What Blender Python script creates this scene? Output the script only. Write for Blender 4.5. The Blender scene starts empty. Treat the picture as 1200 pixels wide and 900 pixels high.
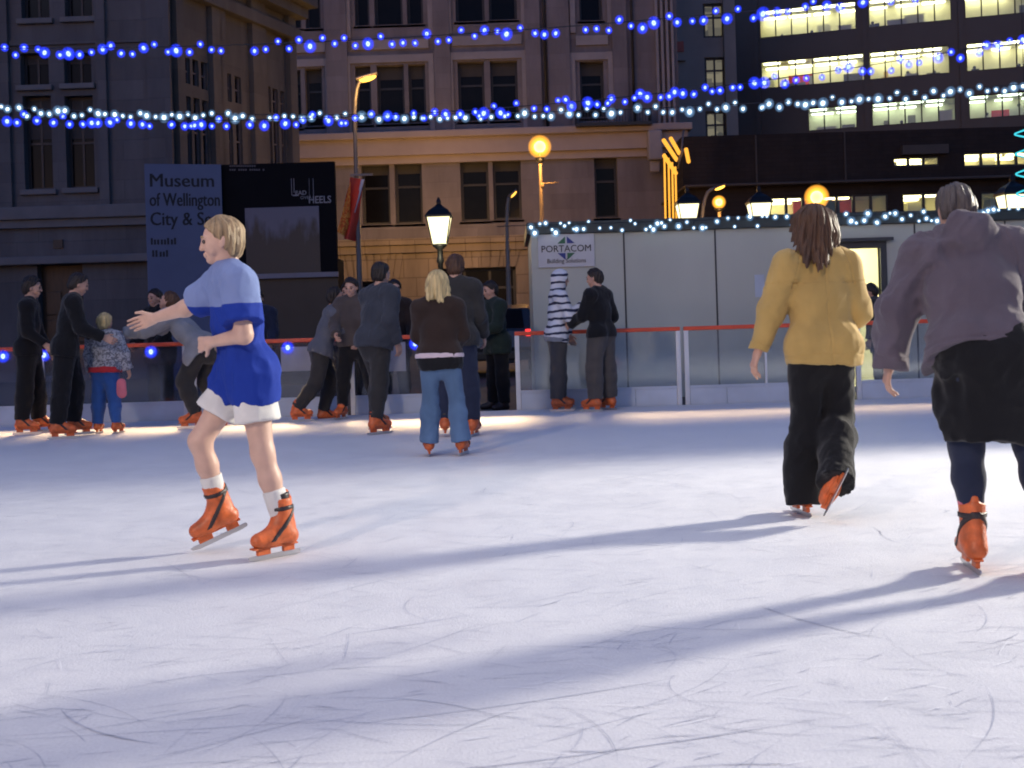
import bpy, bmesh, math, random
import numpy as np
from mathutils import Vector, Matrix
random.seed(7)
rng = np.random.default_rng(7)
scene = bpy.context.scene
COL = scene.collection

EXPO = 1.3
KX = 2**EXPO
# ------------------------------------------------------------------ camera maths
F = 1400.0            # focal length in photo pixels (1200 wide)
ROLL = math.radians(1.75)
HOR = -74.0           # horizon, px above centre (un-rolled)
CAMH = 1.1
CR, SR = math.cos(ROLL), math.sin(ROLL)

def un(x, y):
    dx, dy = x - 600.0, y - 450.0
    return dx * CR - dy * SR, dx * SR + dy * CR - HOR

def at(x, y, Y):
    u, v = un(x, y)
    return Vector((u / F * Y, Y, CAMH - v / F * Y))

def on_ground(x, y, z=0.0):
    u, v = un(x, y)
    Y = (CAMH - z) * F / v
    return Vector((u / F * Y, Y, z))

def rect(x0, y0, x1, y1, Y):
    c = at((x0 + x1) / 2, (y0 + y1) / 2, Y)
    hw, hh = (x1 - x0) / 2 / F * Y, (y1 - y0) / 2 / F * Y
    return c.x - hw, c.x + hw, c.z - hh, c.z + hh

# ------------------------------------------------------------------ object helpers
def tag(o, label=None, cat=None, group=None, kind=None):
    if label: o['label'] = label
    if cat: o['category'] = cat
    if group: o['group'] = group
    if kind: o['kind'] = kind
    return o

def empty(name, loc, rz=0.0):
    o = bpy.data.objects.new(name, None)
    o.empty_display_size = 0.1
    COL.objects.link(o)
    o.location = loc
    o.rotation_euler = (0, 0, rz)
    return o

def link(name, me, parent=None, loc=None):
    o = bpy.data.objects.new(name, me)
    COL.objects.link(o)
    if parent: o.parent = parent
    if loc is not None: o.location = loc
    return o

class MB:
    """collects simple shapes into one mesh"""
    def __init__(s):
        s.v, s.f, s.m = [], [], []
        s.mi = 0
    def add(s, vs, fs):
        b = len(s.v)
        s.v += [tuple(v) for v in vs]
        for f in fs:
            s.f.append([b + i for i in f]); s.m.append(s.mi)
    def box(s, x0, x1, y0, y1, z0, z1, M=None, bev=0.0):
        vs = [(x0,y0,z0),(x1,y0,z0),(x1,y1,z0),(x0,y1,z0),(x0,y0,z1),(x1,y0,z1),(x1,y1,z1),(x0,y1,z1)]
        if bev > 0:
            bm = bmesh.new()
            vv = [bm.verts.new(v) for v in vs]
            for f in ((0,3,2,1),(4,5,6,7),(0,1,5,4),(1,2,6,5),(2,3,7,6),(3,0,4,7)): bm.faces.new([vv[i] for i in f])
            bmesh.ops.bevel(bm, geom=bm.edges[:], offset=bev, segments=2, affect='EDGES', profile=0.6)
            bm.verts.index_update()
            v2 = [v.co.copy() for v in bm.verts]; f2 = [[v.index for v in f.verts] for f in bm.faces]
            bm.free()
            if M: v2 = [M @ v for v in v2]
            s.add(v2, f2); return
        if M: vs = [M @ Vector(v) for v in vs]
        s.add(vs, [(0,3,2,1),(4,5,6,7),(0,1,5,4),(1,2,6,5),(2,3,7,6),(3,0,4,7)])
    def quad(s, a, b, c, d): s.add([a, b, c, d], [(0,1,2,3)])
    def tube(s, pts, r, n=8, cap=True):
        pts = [Vector(p) for p in pts]
        rr = r if isinstance(r, (list, tuple)) else [r] * len(pts)
        rings = []
        ref = Vector((0.13, 0.21, 0.97))
        for i, p in enumerate(pts):
            t = (pts[min(i+1, len(pts)-1)] - pts[max(i-1, 0)]).normalized()
            a = t.cross(ref)
            if a.length < 0.2: a = t.cross(Vector((1, 0, 0)))
            a.normalize(); b = t.cross(a)
            rings.append([p + a * (math.cos(2*math.pi*k/n) * rr[i]) + b * (math.sin(2*math.pi*k/n) * rr[i]) for k in range(n)])
        vs = [v for R in rings for v in R]
        fs = []
        for i in range(len(pts) - 1):
            for k in range(n):
                k2 = (k + 1) % n
                fs.append((i*n + k, i*n + k2, (i+1)*n + k2, (i+1)*n + k))
        if cap:
            fs.append(tuple(range(n - 1, -1, -1))); fs.append(tuple((len(pts)-1)*n + k for k in range(n)))
        s.add(vs, fs)
    def lathe(s, prof, n=16, loc=(0,0,0), sq=False):
        """prof: list of (radius, z)"""
        lx, ly, lz = loc
        vs = []
        for r, z in prof:
            for k in range(n):
                a = 2*math.pi*(k + (0.5 if sq else 0))/n
                vs.append((lx + r*math.cos(a), ly + r*math.sin(a), lz + z))
        fs = []
        for i in range(len(prof)-1):
            for k in range(n):
                k2 = (k+1) % n
                fs.append((i*n+k, i*n+k2, (i+1)*n+k2, (i+1)*n+k))
        fs.append(tuple(range(n-1, -1, -1))); fs.append(tuple((len(prof)-1)*n+k for k in range(n)))
        s.add(vs, fs)
    def sphere(s, c, r, seg=12, rings=8):
        c = Vector(c); r3 = r if isinstance(r, (tuple, list)) else (r, r, r)
        vs = [(c.x, c.y, c.z - r3[2])]
        for i in range(1, rings):
            th = math.pi * i / rings
            for k in range(seg):
                ph = 2*math.pi*k/seg
                vs.append((c.x + r3[0]*math.sin(th)*math.cos(ph), c.y + r3[1]*math.sin(th)*math.sin(ph), c.z - r3[2]*math.cos(th)))
        vs.append((c.x, c.y, c.z + r3[2]))
        fs = []
        for k in range(seg): fs.append((0, 1 + (k+1) % seg, 1 + k))
        for i in range(rings-2):
            for k in range(seg):
                a = 1 + i*seg + k; b = 1 + i*seg + (k+1) % seg
                fs.append((a, b, b+seg, a+seg))
        top = len(vs)-1; base = 1 + (rings-2)*seg
        for k in range(seg): fs.append((base + k, base + (k+1) % seg, top))
        s.add(vs, fs)
    def build(s, name, mats, parent=None, smooth=False, loc=None):
        me = bpy.data.meshes.new(name)
        me.from_pydata(s.v, [], s.f)
        if not isinstance(mats, (list, tuple)): mats = [mats]
        for m in mats: me.materials.append(m)
        if len(mats) > 1: me.polygons.foreach_set('material_index', s.m)
        if smooth: me.polygons.foreach_set('use_smooth', [True]*len(me.polygons))
        me.update()
        return link(name, me, parent, loc)

# ------------------------------------------------------------------ materials
def newmat(name):
    m = bpy.data.materials.new(name); m.use_nodes = True
    nt = m.node_tree; nt.nodes.clear()
    return m, nt, nt.nodes, nt.links

def pmat(name, base, rough=0.6, metal=0.0, var=0.15, vscale=3.0, bump=0.0, bscale=60.0, emit=None, estr=0.0, spec=0.5, sheen=0.0, coat=0.0, stretch=None, dirt=0.0):
    m, nt, N, L = newmat(name)
    out = N.new('ShaderNodeOutputMaterial'); p = N.new('ShaderNodeBsdfPrincipled')
    L.new(p.outputs[0], out.inputs[0])
    p.inputs['Roughness'].default_value = rough
    p.inputs['Metallic'].default_value = metal
    p.inputs['Specular IOR Level'].default_value = spec
    p.inputs['Sheen Weight'].default_value = sheen
    p.inputs['Coat Weight'].default_value = coat
    tc = N.new('ShaderNodeTexCoord')
    mp = N.new('ShaderNodeMapping'); L.new(tc.outputs['Object'], mp.inputs[0])
    if stretch: mp.inputs['Scale'].default_value = stretch
    n1 = N.new('ShaderNodeTexNoise'); n1.inputs['Scale'].default_value = vscale; n1.inputs['Detail'].default_value = 6
    L.new(mp.outputs[0], n1.inputs['Vector'])
    mr = N.new('ShaderNodeMapRange'); mr.inputs[1].default_value = 0.25; mr.inputs[2].default_value = 0.75
    mr.inputs[3].default_value = 1 - var; mr.inputs[4].default_value = 1 + var
    L.new(n1.outputs['Fac'], mr.inputs[0])
    mx = N.new('ShaderNodeMix'); mx.data_type = 'RGBA'; mx.blend_type = 'MULTIPLY'; mx.inputs[0].default_value = 1.0
    mx.inputs[6].default_value = (*base, 1); L.new(mr.outputs[0], mx.inputs[7])
    L.new(mx.outputs[2], p.inputs['Base Color'])
    if bump > 0:
        n2 = N.new('ShaderNodeTexNoise'); n2.inputs['Scale'].default_value = bscale; n2.inputs['Detail'].default_value = 4
        L.new(mp.outputs[0], n2.inputs['Vector'])
        b = N.new('ShaderNodeBump'); b.inputs['Strength'].default_value = bump; b.inputs['Distance'].default_value = 0.01
        L.new(n2.outputs['Fac'], b.inputs['Height']); L.new(b.outputs[0], p.inputs['Normal'])
    if emit:
        p.inputs['Emission Color'].default_value = (*emit, 1); p.inputs['Emission Strength'].default_value = estr
    return m

def emat(name, col, strength, sample='AUTO'):
    m, nt, N, L = newmat(name)
    out = N.new('ShaderNodeOutputMaterial'); e = N.new('ShaderNodeEmission')
    e.inputs[0].default_value = (*col, 1); e.inputs[1].default_value = strength/KX
    L.new(e.outputs[0], out.inputs[0])
    m.cycles.emission_sampling = sample
    return m

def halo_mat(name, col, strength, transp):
    """see-through emissive bulb shell that also paints a soft bloom round the core"""
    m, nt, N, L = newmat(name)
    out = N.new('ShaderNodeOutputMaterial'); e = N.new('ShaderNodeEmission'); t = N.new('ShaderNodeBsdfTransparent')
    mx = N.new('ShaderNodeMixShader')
    lw = N.new('ShaderNodeLayerWeight'); lw.inputs[0].default_value = .5     # painted glow, strongest at the middle and fading to the rim
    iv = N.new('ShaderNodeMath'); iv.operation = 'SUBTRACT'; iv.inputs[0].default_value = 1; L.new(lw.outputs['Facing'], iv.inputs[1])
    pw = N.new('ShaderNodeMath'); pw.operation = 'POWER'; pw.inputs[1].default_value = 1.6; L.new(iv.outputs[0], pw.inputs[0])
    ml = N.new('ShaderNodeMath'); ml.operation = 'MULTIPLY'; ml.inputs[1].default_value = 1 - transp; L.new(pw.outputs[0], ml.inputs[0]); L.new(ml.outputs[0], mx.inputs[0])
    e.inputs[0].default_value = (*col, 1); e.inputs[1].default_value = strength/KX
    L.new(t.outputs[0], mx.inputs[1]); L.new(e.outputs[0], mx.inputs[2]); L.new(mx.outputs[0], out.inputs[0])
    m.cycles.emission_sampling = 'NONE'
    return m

def glass_mat(name, tint=(0.9,0.93,0.95), gloss=0.08, haze=0.04, rough=0.06):
    m, nt, N, L = newmat(name)
    out = N.new('ShaderNodeOutputMaterial'); t = N.new('ShaderNodeBsdfTransparent'); t.inputs[0].default_value = (*tint, 1)
    g = N.new('ShaderNodeBsdfGlossy'); g.inputs['Roughness'].default_value = rough; g.inputs['Color'].default_value = (.8,.85,.9,1)
    d = N.new('ShaderNodeBsdfDiffuse'); d.inputs[0].default_value = (0.55,0.58,0.6,1)
    m1 = N.new('ShaderNodeMixShader'); m2 = N.new('ShaderNodeMixShader')
    lw = N.new('ShaderNodeFresnel'); lw.inputs[0].default_value = 1.45
    ad = N.new('ShaderNodeMath'); ad.operation = 'ADD'; ad.inputs[1].default_value = gloss - 0.04
    L.new(lw.outputs[0], ad.inputs[0]); L.new(ad.outputs[0], m1.inputs[0])
    L.new(t.outputs[0], m1.inputs[1]); L.new(g.outputs[0], m1.inputs[2])
    tc = N.new('ShaderNodeTexCoord'); n = N.new('ShaderNodeTexNoise'); n.inputs['Scale'].default_value = 1.7; n.inputs['Detail'].default_value = 7
    L.new(tc.outputs['Object'], n.inputs['Vector'])
    mr = N.new('ShaderNodeMapRange'); mr.inputs[1].default_value = .3; mr.inputs[2].default_value = .75; mr.inputs[3].default_value = haze*.4; mr.inputs[4].default_value = haze*1.6
    L.new(n.outputs['Fac'], mr.inputs[0]); L.new(mr.outputs[0], m2.inputs[0])
    L.new(m1.outputs[0], m2.inputs[1]); L.new(d.outputs[0], m2.inputs[2]); L.new(m2.outputs[0], out.inputs[0])
    return m

def stone_mat(name, base, brick=(0.9, 0.4), mortar=0.75, offset=.5, var=.18, msize=.012, bumpd=.02):
    """coursed ashlar: bricks of brick=(w,h) metres, in local x-z"""
    m, nt, N, L = newmat(name)
    out = N.new('ShaderNodeOutputMaterial'); p = N.new('ShaderNodeBsdfPrincipled'); L.new(p.outputs[0], out.inputs[0])
    p.inputs['Roughness'].default_value = .85; p.inputs['Specular IOR Level'].default_value = .25
    tc = N.new('ShaderNodeTexCoord'); sp = N.new('ShaderNodeSeparateXYZ'); cb = N.new('ShaderNodeCombineXYZ')
    L.new(tc.outputs['Object'], sp.inputs[0]); L.new(sp.outputs[0], cb.inputs[0]); L.new(sp.outputs[2], cb.inputs[1])
    b = N.new('ShaderNodeTexBrick'); b.inputs['Scale'].default_value = 1; b.inputs['Brick Width'].default_value = brick[0]; b.inputs['Row Height'].default_value = brick[1]
    b.inputs['Mortar Size'].default_value = msize; b.offset = offset; b.inputs['Bias'].default_value = 0
    L.new(cb.outputs[0], b.inputs['Vector'])
    c = Vector(base)
    b.inputs['Color1'].default_value = (*(c*(1-var*.5)), 1); b.inputs['Color2'].default_value = (*(c*(1+var*.5)), 1); b.inputs['Mortar'].default_value = (*(c*mortar), 1)
    n = N.new('ShaderNodeTexNoise'); n.inputs['Scale'].default_value = .7; n.inputs['Detail'].default_value = 8; n.inputs['Roughness'].default_value = .65
    mp = N.new('ShaderNodeMapping'); mp.inputs['Scale'].default_value = (1.6, 1.6, .35); L.new(tc.outputs['Object'], mp.inputs[0]); L.new(mp.outputs[0], n.inputs['Vector'])
    mr = N.new('ShaderNodeMapRange'); mr.inputs[1].default_value = .3; mr.inputs[2].default_value = .7; mr.inputs[3].default_value = .72; mr.inputs[4].default_value = 1.15
    L.new(n.outputs['Fac'], mr.inputs[0])
    mx = N.new('ShaderNodeMix'); mx.data_type = 'RGBA'; mx.blend_type = 'MULTIPLY'; mx.inputs[0].default_value = 1
    L.new(b.outputs['Color'], mx.inputs[6]); L.new(mr.outputs[0], mx.inputs[7]); L.new(mx.outputs[2], p.inputs['Base Color'])
    bu = N.new('ShaderNodeBump'); bu.inputs['Strength'].default_value = .5; bu.inputs['Distance'].default_value = bumpd; bu.invert = True
    L.new(b.outputs['Fac'], bu.inputs['Height']); L.new(bu.outputs[0], p.inputs['Normal'])
    return m

M = {}

# ------------------------------------------------------------------ implicit-surface modelling
def V(*a): return np.array(a, dtype=np.float64)
def nrm(v):
    v = np.asarray(v, float); return v / (np.linalg.norm(v) + 1e-12)

_perm = rng.permutation(4096).astype(np.int64)
_rand = rng.random(4096)
def vnoise(x, y, z):
    xi, yi, zi = np.floor(x).astype(np.int64), np.floor(y).astype(np.int64), np.floor(z).astype(np.int64)
    fx, fy, fz = x - xi, y - yi, z - zi
    fx, fy, fz = fx*fx*(3-2*fx), fy*fy*(3-2*fy), fz*fz*(3-2*fz)
    def h(a, b, c): return _rand[_perm[(_perm[(_perm[a & 4095] + b) & 4095] + c) & 4095]]
    def l(a, b, t): return a + (b - a)*t
    return l(l(l(h(xi,yi,zi), h(xi+1,yi,zi), fx), l(h(xi,yi+1,zi), h(xi+1,yi+1,zi), fx), fy),
             l(l(h(xi,yi,zi+1), h(xi+1,yi,zi+1), fx), l(h(xi,yi+1,zi+1), h(xi+1,yi+1,zi+1), fx), fy), fz) * 2 - 1

class Field:
    def __init__(s, lo, hi, vox):
        s.lo = np.asarray(lo, float); s.vox = vox
        s.n = np.ceil((np.asarray(hi) - s.lo)/vox).astype(int) + 1
        s.d = np.full(s.n, 1.0, np.float32)
        s.ax = [(s.lo[i] + np.arange(s.n[i])*vox) for i in range(3)]
    def block(s, lo, hi):
        sl, P = [], []
        for i in range(3):
            a = max(0, int(math.floor((lo[i]-s.lo[i])/s.vox))); b = min(s.n[i], int(math.ceil((hi[i]-s.lo[i])/s.vox)) + 1)
            if b <= a: return None, None
            sl.append(slice(a, b)); sh = [1,1,1]; sh[i] = b-a
            P.append(s.ax[i][a:b].reshape(sh))
        return tuple(sl), P
    def _put(s, sl, d, k, sub=False):
        cur = s.d[sl]
        if sub:
            a, b = cur, -d
            h = np.clip(.5 - .5*(a-b)/k, 0, 1); s.d[sl] = (a + (b-a)*h + k*h*(1-h)); return
        h = np.clip(.5 + .5*(cur - d)/k, 0, 1)
        s.d[sl] = cur + (d - cur)*h - k*h*(1-h)
    def cone(s, a, b, r1, r2, k=.02, fl=None, flat_b=False, flat_a=False, sub=False):
        a, b = np.asarray(a, float), np.asarray(b, float)
        mg = max(r1, r2) + k + 2*s.vox
        sl, P = s.block(np.minimum(a,b)-mg, np.maximum(a,b)+mg)
        if sl is None: return
        ba = b - a; L2 = ba @ ba + 1e-12
        px, py, pz = P[0]-a[0], P[1]-a[1], P[2]-a[2]
        t = np.clip((px*ba[0] + py*ba[1] + pz*ba[2])/L2, 0, 1)
        qx, qy, qz = px - t*ba[0], py - t*ba[1], pz - t*ba[2]
        sc = 1.0
        if fl is not None:
            ax, fac = fl
            w = (qx*ax[0] + qy*ax[1] + qz*ax[2])*(1/fac - 1)
            qx, qy, qz = qx + w*ax[0], qy + w*ax[1], qz + w*ax[2]
        d = np.sqrt(qx*qx + qy*qy + qz*qz) - (r1 + (r2-r1)*t)
        L = math.sqrt(L2)
        if flat_b: d = np.maximum(d, (px*ba[0] + py*ba[1] + pz*ba[2])/L - L)
        if flat_a: d = np.maximum(d, -(px*ba[0] + py*ba[1] + pz*ba[2])/L)
        s._put(sl, d, k, sub)
    def ell(s, c, ax, r, k=.02, sub=False):
        c = np.asarray(c, float); mg = max(r) + k + 2*s.vox
        sl, P = s.block(c-mg, c+mg)
        if sl is None: return
        px, py, pz = P[0]-c[0], P[1]-c[1], P[2]-c[2]
        q2 = 0; g2 = 0
        for i in range(3):
            w = px*ax[i][0] + py*ax[i][1] + pz*ax[i][2]
            q2 = q2 + (w/r[i])**2; g2 = g2 + (w/r[i]**2)**2
        q = np.sqrt(q2); d = q*(q-1)/(np.sqrt(g2) + 1e-9)
        s._put(sl, d, k, sub)
    def cut(s, p, n):
        """keep the side where dot(x-p,n)<0"""
        n = nrm(n)
        w = (s.ax[0]-p[0]).reshape(-1,1,1)*n[0] + (s.ax[1]-p[1]).reshape(1,-1,1)*n[1] + (s.ax[2]-p[2]).reshape(1,1,-1)*n[2]
        np.maximum(s.d, w.astype(np.float32), out=s.d)
    def noise(s, amp, freq, band=.05, stretch=(1,1,1), seed=0.0):
        ix = np.nonzero(np.abs(s.d) < band)
        x, y, z = (s.ax[i][ix[i]]*freq*stretch[i] + seed*(3.1+i) for i in range(3))
        w = vnoise(x + .9*vnoise(x*.5, y*.5, z*.5+9), y, z)
        w2 = vnoise(x*2.3+5, y*2.3, z*2.3)
        s.d[ix] += (amp*(w + .4*w2)).astype(np.float32)
    def creases(s, amp, freq, band=.05, seed=0.0):
        """sharp-edged diagonal cloth folds"""
        ix = np.nonzero(np.abs(s.d) < band)
        x, y, z = (s.ax[i][ix[i]] for i in range(3))
        q = vnoise(x*4+seed, y*4, z*4)
        a = vnoise((x+y*.6)*freq*1.1+seed, (y-x*.6)*freq*1.1, z*freq*.45 + q*1.6)
        b = vnoise((x-z*.8)*freq*1.3+7, y*freq*1.1+seed, (z*.7+x*.8)*freq*1.1 + q)
        w = (1-np.abs(a)*2.4).clip(-.6,1) * .6 + (1-np.abs(b)*2.6).clip(-.6,1)*.6
        m = (.5 + .5*vnoise(x*2.2+seed*2, y*2.2, z*2.2+4)).clip(.1, 1)
        s.d[ix] -= (amp*w*m).astype(np.float32)
    def groove(s, p, n, w, depth, rad=None, band=.03):
        """a stitched seam where the plane (p,n) meets the cloth"""
        ix = np.nonzero(np.abs(s.d) < band); n = nrm(n)
        t = sum((s.ax[i][ix[i]] - p[i])*n[i] for i in range(3))
        g = depth*np.exp(-(t/w)**2) - depth*.45*np.exp(-((np.abs(t)-2.4*w)/(1.3*w))**2)
        if rad: g = g*(sum((s.ax[i][ix[i]] - p[i])**2 for i in range(3)) < rad*rad)
        s.d[ix] += g.astype(np.float32)
    def mesh(s):
        d = s.d; ins = d < 0
        nx, ny, nz = s.n
        cnt = np.zeros((nx-1, ny-1, nz-1), np.int8)
        for i in (0,1):
            for j in (0,1):
                for k in (0,1):
                    cnt += ins[i:nx-1+i, j:ny-1+j, k:nz-1+k]
        ci = np.nonzero((cnt > 0) & (cnt < 8))
        m = len(ci[0])
        idx = np.full(cnt.shape, -1, np.int64); idx[ci] = np.arange(m)
        acc = np.zeros((m,3)); num = np.zeros(m)
        base = np.stack(ci, 1)
        cor = [(i,j,k) for i in (0,1) for j in (0,1) for k in (0,1)]
        vals = {c: d[ci[0]+c[0], ci[1]+c[1], ci[2]+c[2]].astype(float) for c in cor}
        for c in cor:
            for a in range(3):
                if c[a]: continue
                c2 = list(c); c2[a] = 1; c2 = tuple(c2)
                v1, v2 = vals[c], vals[c2]
                w = (v1 < 0) != (v2 < 0)
                t = v1[w]/(v1[w]-v2[w])
                p = np.tile(np.array(c, float), (w.sum(),1)); p[:,a] = t
                acc[w] += p; num[w] += 1
        vs = s.lo + (base + acc/num[:,None])*s.vox
        faces = []
        for a in range(3):
            b, c = (a+1)%3, (a+2)%3
            sl1 = [slice(None)]*3; sl2 = [slice(None)]*3
            sl1[a] = slice(0, s.n[a]-1); sl2[a] = slice(1, s.n[a])
            i1, i2 = ins[tuple(sl1)], ins[tuple(sl2)]
            e = np.nonzero(i1 != i2)
            e = np.stack(e, 1)
            ok = (e[:,b] > 0) & (e[:,c] > 0) & (e[:,b] < s.n[b]-1) & (e[:,c] < s.n[c]-1)
            e = e[ok]; dirn = i1[tuple(e.T)]
            def I(db, dc):
                q = e.copy(); q[:,b] -= db; q[:,c] -= dc
                return idx[tuple(q.T)]
            q = np.stack([I(1,1), I(0,1), I(0,0), I(1,0)], 1)
            q[~dirn] = q[~dirn][:, ::-1]
            faces.append(q)
        return vs, np.concatenate(faces)

def merge(parts):
    vs, fs, b = [], [], 0
    for v, f in parts:
        vs.append(v); fs.append(f + b); b += len(v)
    return np.concatenate(vs), np.concatenate(fs)

def qmesh(name, vf, mat, parent):
    vs, fs = vf
    me = bpy.data.meshes.new(name)
    me.vertices.add(len(vs)); me.vertices.foreach_set('co', np.ascontiguousarray(vs, np.float32).ravel())
    me.loops.add(len(fs)*4); me.loops.foreach_set('vertex_index', np.ascontiguousarray(fs, np.int32).ravel())
    me.polygons.add(len(fs)); me.polygons.foreach_set('loop_start', np.arange(0, len(fs)*4, 4, dtype=np.int32))
    me.polygons.foreach_set('use_smooth', np.ones(len(fs), bool))
    me.update(calc_edges=True); me.validate()
    for m_ in (mat if isinstance(mat, (list, tuple)) else [mat]): me.materials.append(m_)
    return link(name, me, parent)
# ------------------------------------------------------------------ people
def rotv(v, axis, deg):
    return np.array(Matrix.Rotation(math.radians(deg), 3, Vector(axis)) @ Vector(v))

def person(label, px, H=1.7, yaw=0.0, plant='L', lean=0, side=0, twist=0, hyaw=0, hpitch=0, hroll=0, hs=1.0, bulk=1.0,
           arms=None, legs=None, foot=None, splay=(8, 8), top=None, bottom=None, under=None, hair=None, skin='skin', vox=.012,
           palm=None, curl=35, boots=True, boot_mat='skate', socks=None, hem=None, collar=None, extra=None, hood=None, floor_z=0.0, Yfix=None, curls=None):
    arms = arms or {'L': (5, 8, 12, 5), 'R': (5, 8, 12, 5)}
    legs = legs or {'L': (0, 4, 0, 4), 'R': (0, 4, 0, 4)}
    foot = foot or {}
    sg = {'L': -1.0, 'R': 1.0}
    u = nrm(V(math.sin(math.radians(side)), math.sin(math.radians(lean)), math.cos(math.radians(lean))))
    sx = rotv((1,0,0), (0,0,1), twist); sx = nrm(sx - u*(sx @ u)); f = np.cross(u, sx)
    X, Yv, Z = V(1,0,0), V(0,1,0), V(0,0,1)
    J = {}
    P = V(0,0,0)
    def ldir(fw, out, s_, a=None):
        fw, out = math.radians(fw), math.radians(out)
        return V(s_*math.sin(out), math.sin(fw)*math.cos(out), -math.cos(fw)*math.cos(out))
    for s_ in 'LR':
        hip = P + X*sg[s_]*.053*H - Z*.01*H
        a = legs[s_]
        kn = hip + ldir(a[0], a[1], sg[s_])*.245*H
        an = kn + ldir(a[2], a[3], sg[s_])*.235*H
        J['hip'+s_], J['kn'+s_], J['an'+s_] = hip, kn, an
    nb = P + u*.295*H
    J['nb'] = nb
    for s_ in 'LR':
        sh = nb - u*.018*H + sx*sg[s_]*.103*H*(.5+.5*bulk)
        a = arms[s_]
        d1, d2 = ldir(a[0], a[1], sg[s_]), ldir(a[2], a[3], sg[s_])
        # arms turn with the torso
        d1, d2 = rotv(d1, (0,0,1), twist), rotv(d2, (0,0,1), twist)
        el = sh + d1*.165*H; wr = el + d2*.145*H
        J['sh'+s_], J['el'+s_], J['wr'+s_], J['fd'+s_] = sh, el, wr, d2
    hf = rotv(f, (0,0,1), hyaw); hside = nrm(np.cross(hf, Z)); hf = nrm(np.cross(Z, hside))
    hf = rotv(hf, hside, hpitch); hu = nrm(np.cross(hside, hf)); 
    if hroll: hu, hside = rotv(hu, hf, hroll), rotv(hside, hf, hroll)
    hh = .131*H*hs
    hc = nb + u*.045*H + hu*.55*hh + hf*.012*H
    J['hc'] = hc
    # feet frames
    FF = {}
    for i, s_ in enumerate('LR'):
        fd = rotv(Yv, (0,0,1), -sg[s_]*splay[i])
        if s_ in foot:       # lifted foot: pitch from the shin
            shin = nrm(J['an'+s_] - J['kn'+s_])
            fu = -shin
            fd = nrm(fd - fu*(fd @ fu)) if abs(fd @ fu) < .97 else nrm(V(0,0,-1) - fu*(-fu[2]))
            rx = np.cross(fd, fu); fd = rotv(fd, rx, foot[s_]); fu = np.cross(rx, fd)
        else:
            fu = Z
        FF[s_] = (fd, fu, np.cross(fd, fu))
    bs = H/1.7
    shoe = boot_mat == 'strap'
    sole = .088*bs if shoe else .155*bs
    zmin = min((J['an'+s_] - FF[s_][1]*sole)[2] for s_ in 'LR' if s_ == plant)
    off = V(0,0,-zmin)
    shift = -V(J['an'+plant][0], J['an'+plant][1], 0) - V(FF[plant][0][0], FF[plant][0][1], 0)*.04*bs + off
    for k_ in J:
        if not k_.startswith('fd'): J[k_] = J[k_] + shift
    P = P + shift; hc = J['hc']; nb = J['nb']
    if Yfix: g = at(px[0], px[1], Yfix); g.z = floor_z
    else: g = on_ground(px[0], px[1], floor_z)
    root = empty('person', g, math.radians(yaw)); tag(root, label, 'person')
    allp = np.array([J[k_] for k_ in J if not k_.startswith('fd')])
    lo, hi = allp.min(0) - .22, allp.max(0) + .22
    hx = (hside, hf, hu)
    def torso(F_, o, skin_=False, w=1.0, hemw=1.0):
        b_ = bulk*w
        fl = (f, .66)
        F_.cone(P - u*.035*H, P + u*.05*H, .088*H*b_*hemw+o, .080*H*b_+o, .04, fl)
        F_.cone(P + u*.05*H, P + u*.16*H, .080*H*b_+o, .092*H*b_+o, .04, fl)
        F_.cone(P + u*.16*H, P + u*.245*H, .093*H*b_+o, .078*H*b_+o, .04, fl)
        F_.cone(J['shL']*.8+J['shR']*.2, J['shR']*.8+J['shL']*.2, .042*H+o, .042*H+o, .04)
        F_.cone(nb + u*.012*H + sx*.03*H, J['shR'], .030*H+o, .034*H+o, .04)
        F_.cone(nb + u*.012*H - sx*.03*H, J['shL'], .030*H+o, .034*H+o, .04)
    def hips(F_, o, t=.3):
        for s_ in 'LR':
            hp, kn = J['hip'+s_], J['kn'+s_]
            F_.cone(hp, hp + (kn-hp)*t, .056*H*(.5+.5*bulk)+o, .056*H*(.5+.5*bulk)+o, .05)
            F_.ell(hp - f*.02*H + u*.01*H, (sx, f, u), (.052*H+o, .046*H+o, .055*H+o), .06)
    def arm(F_, s_, o, to=1.0, o2=None, k=.03):
        """to: 0..1 upper arm, 1..2 forearm"""
        o2 = o if o2 is None else o2
        sh, el, wr = J['sh'+s_], J['el'+s_], J['wr'+s_]
        b_ = .4 + .6*bulk
        if to <= 1.0:
            F_.cone(sh, sh + (el-sh)*to, .036*H*b_+o, (.036-.008*to)*H*b_+o2, k, flat_b=True)
        else:
            om = (o+o2)/2
            F_.cone(sh, el, .036*H*b_+o, .027*H*b_+om, k)
            F_.cone(el, el + (wr-el)*(to-1), .027*H*b_+om, (.027-.009*(to-1))*H+o2, k, flat_b=True)
    def leg(F_, s_, o, to=2.0, ok=None, o2=None, k=.03):
        hp, kn, an = J['hip'+s_], J['kn'+s_], J['an'+s_]
        ok = o if ok is None else ok; o2 = o if o2 is None else o2
        b_ = .5 + .5*bulk
        if to <= 1.0:
            F_.cone(hp, hp + (kn-hp)*to, .054*H*b_+o, (.054-.016*to)*H*b_+o2, k, flat_b=True)
        else:
            F_.cone(hp, kn, .054*H*b_+o, .036*H+ok, k)
            mid = kn + (an-kn)*.35 - (nrm(np.cross(nrm(an-kn), X))*.0)
            t = to - 1
            if t < .35: F_.cone(kn, kn+(an-kn)*t, .036*H+ok, .035*H+o2, k, flat_b=True)
            else:
                om = ok + (o2-ok)*.4
                F_.cone(kn, mid, .036*H+ok, .034*H+om, k)
                F_.cone(mid, kn + (an-kn)*t, .034*H+om, (.034-.012*(t-.35)/.65)*H+o2, k, flat_b=(t < 1.3))
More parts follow.
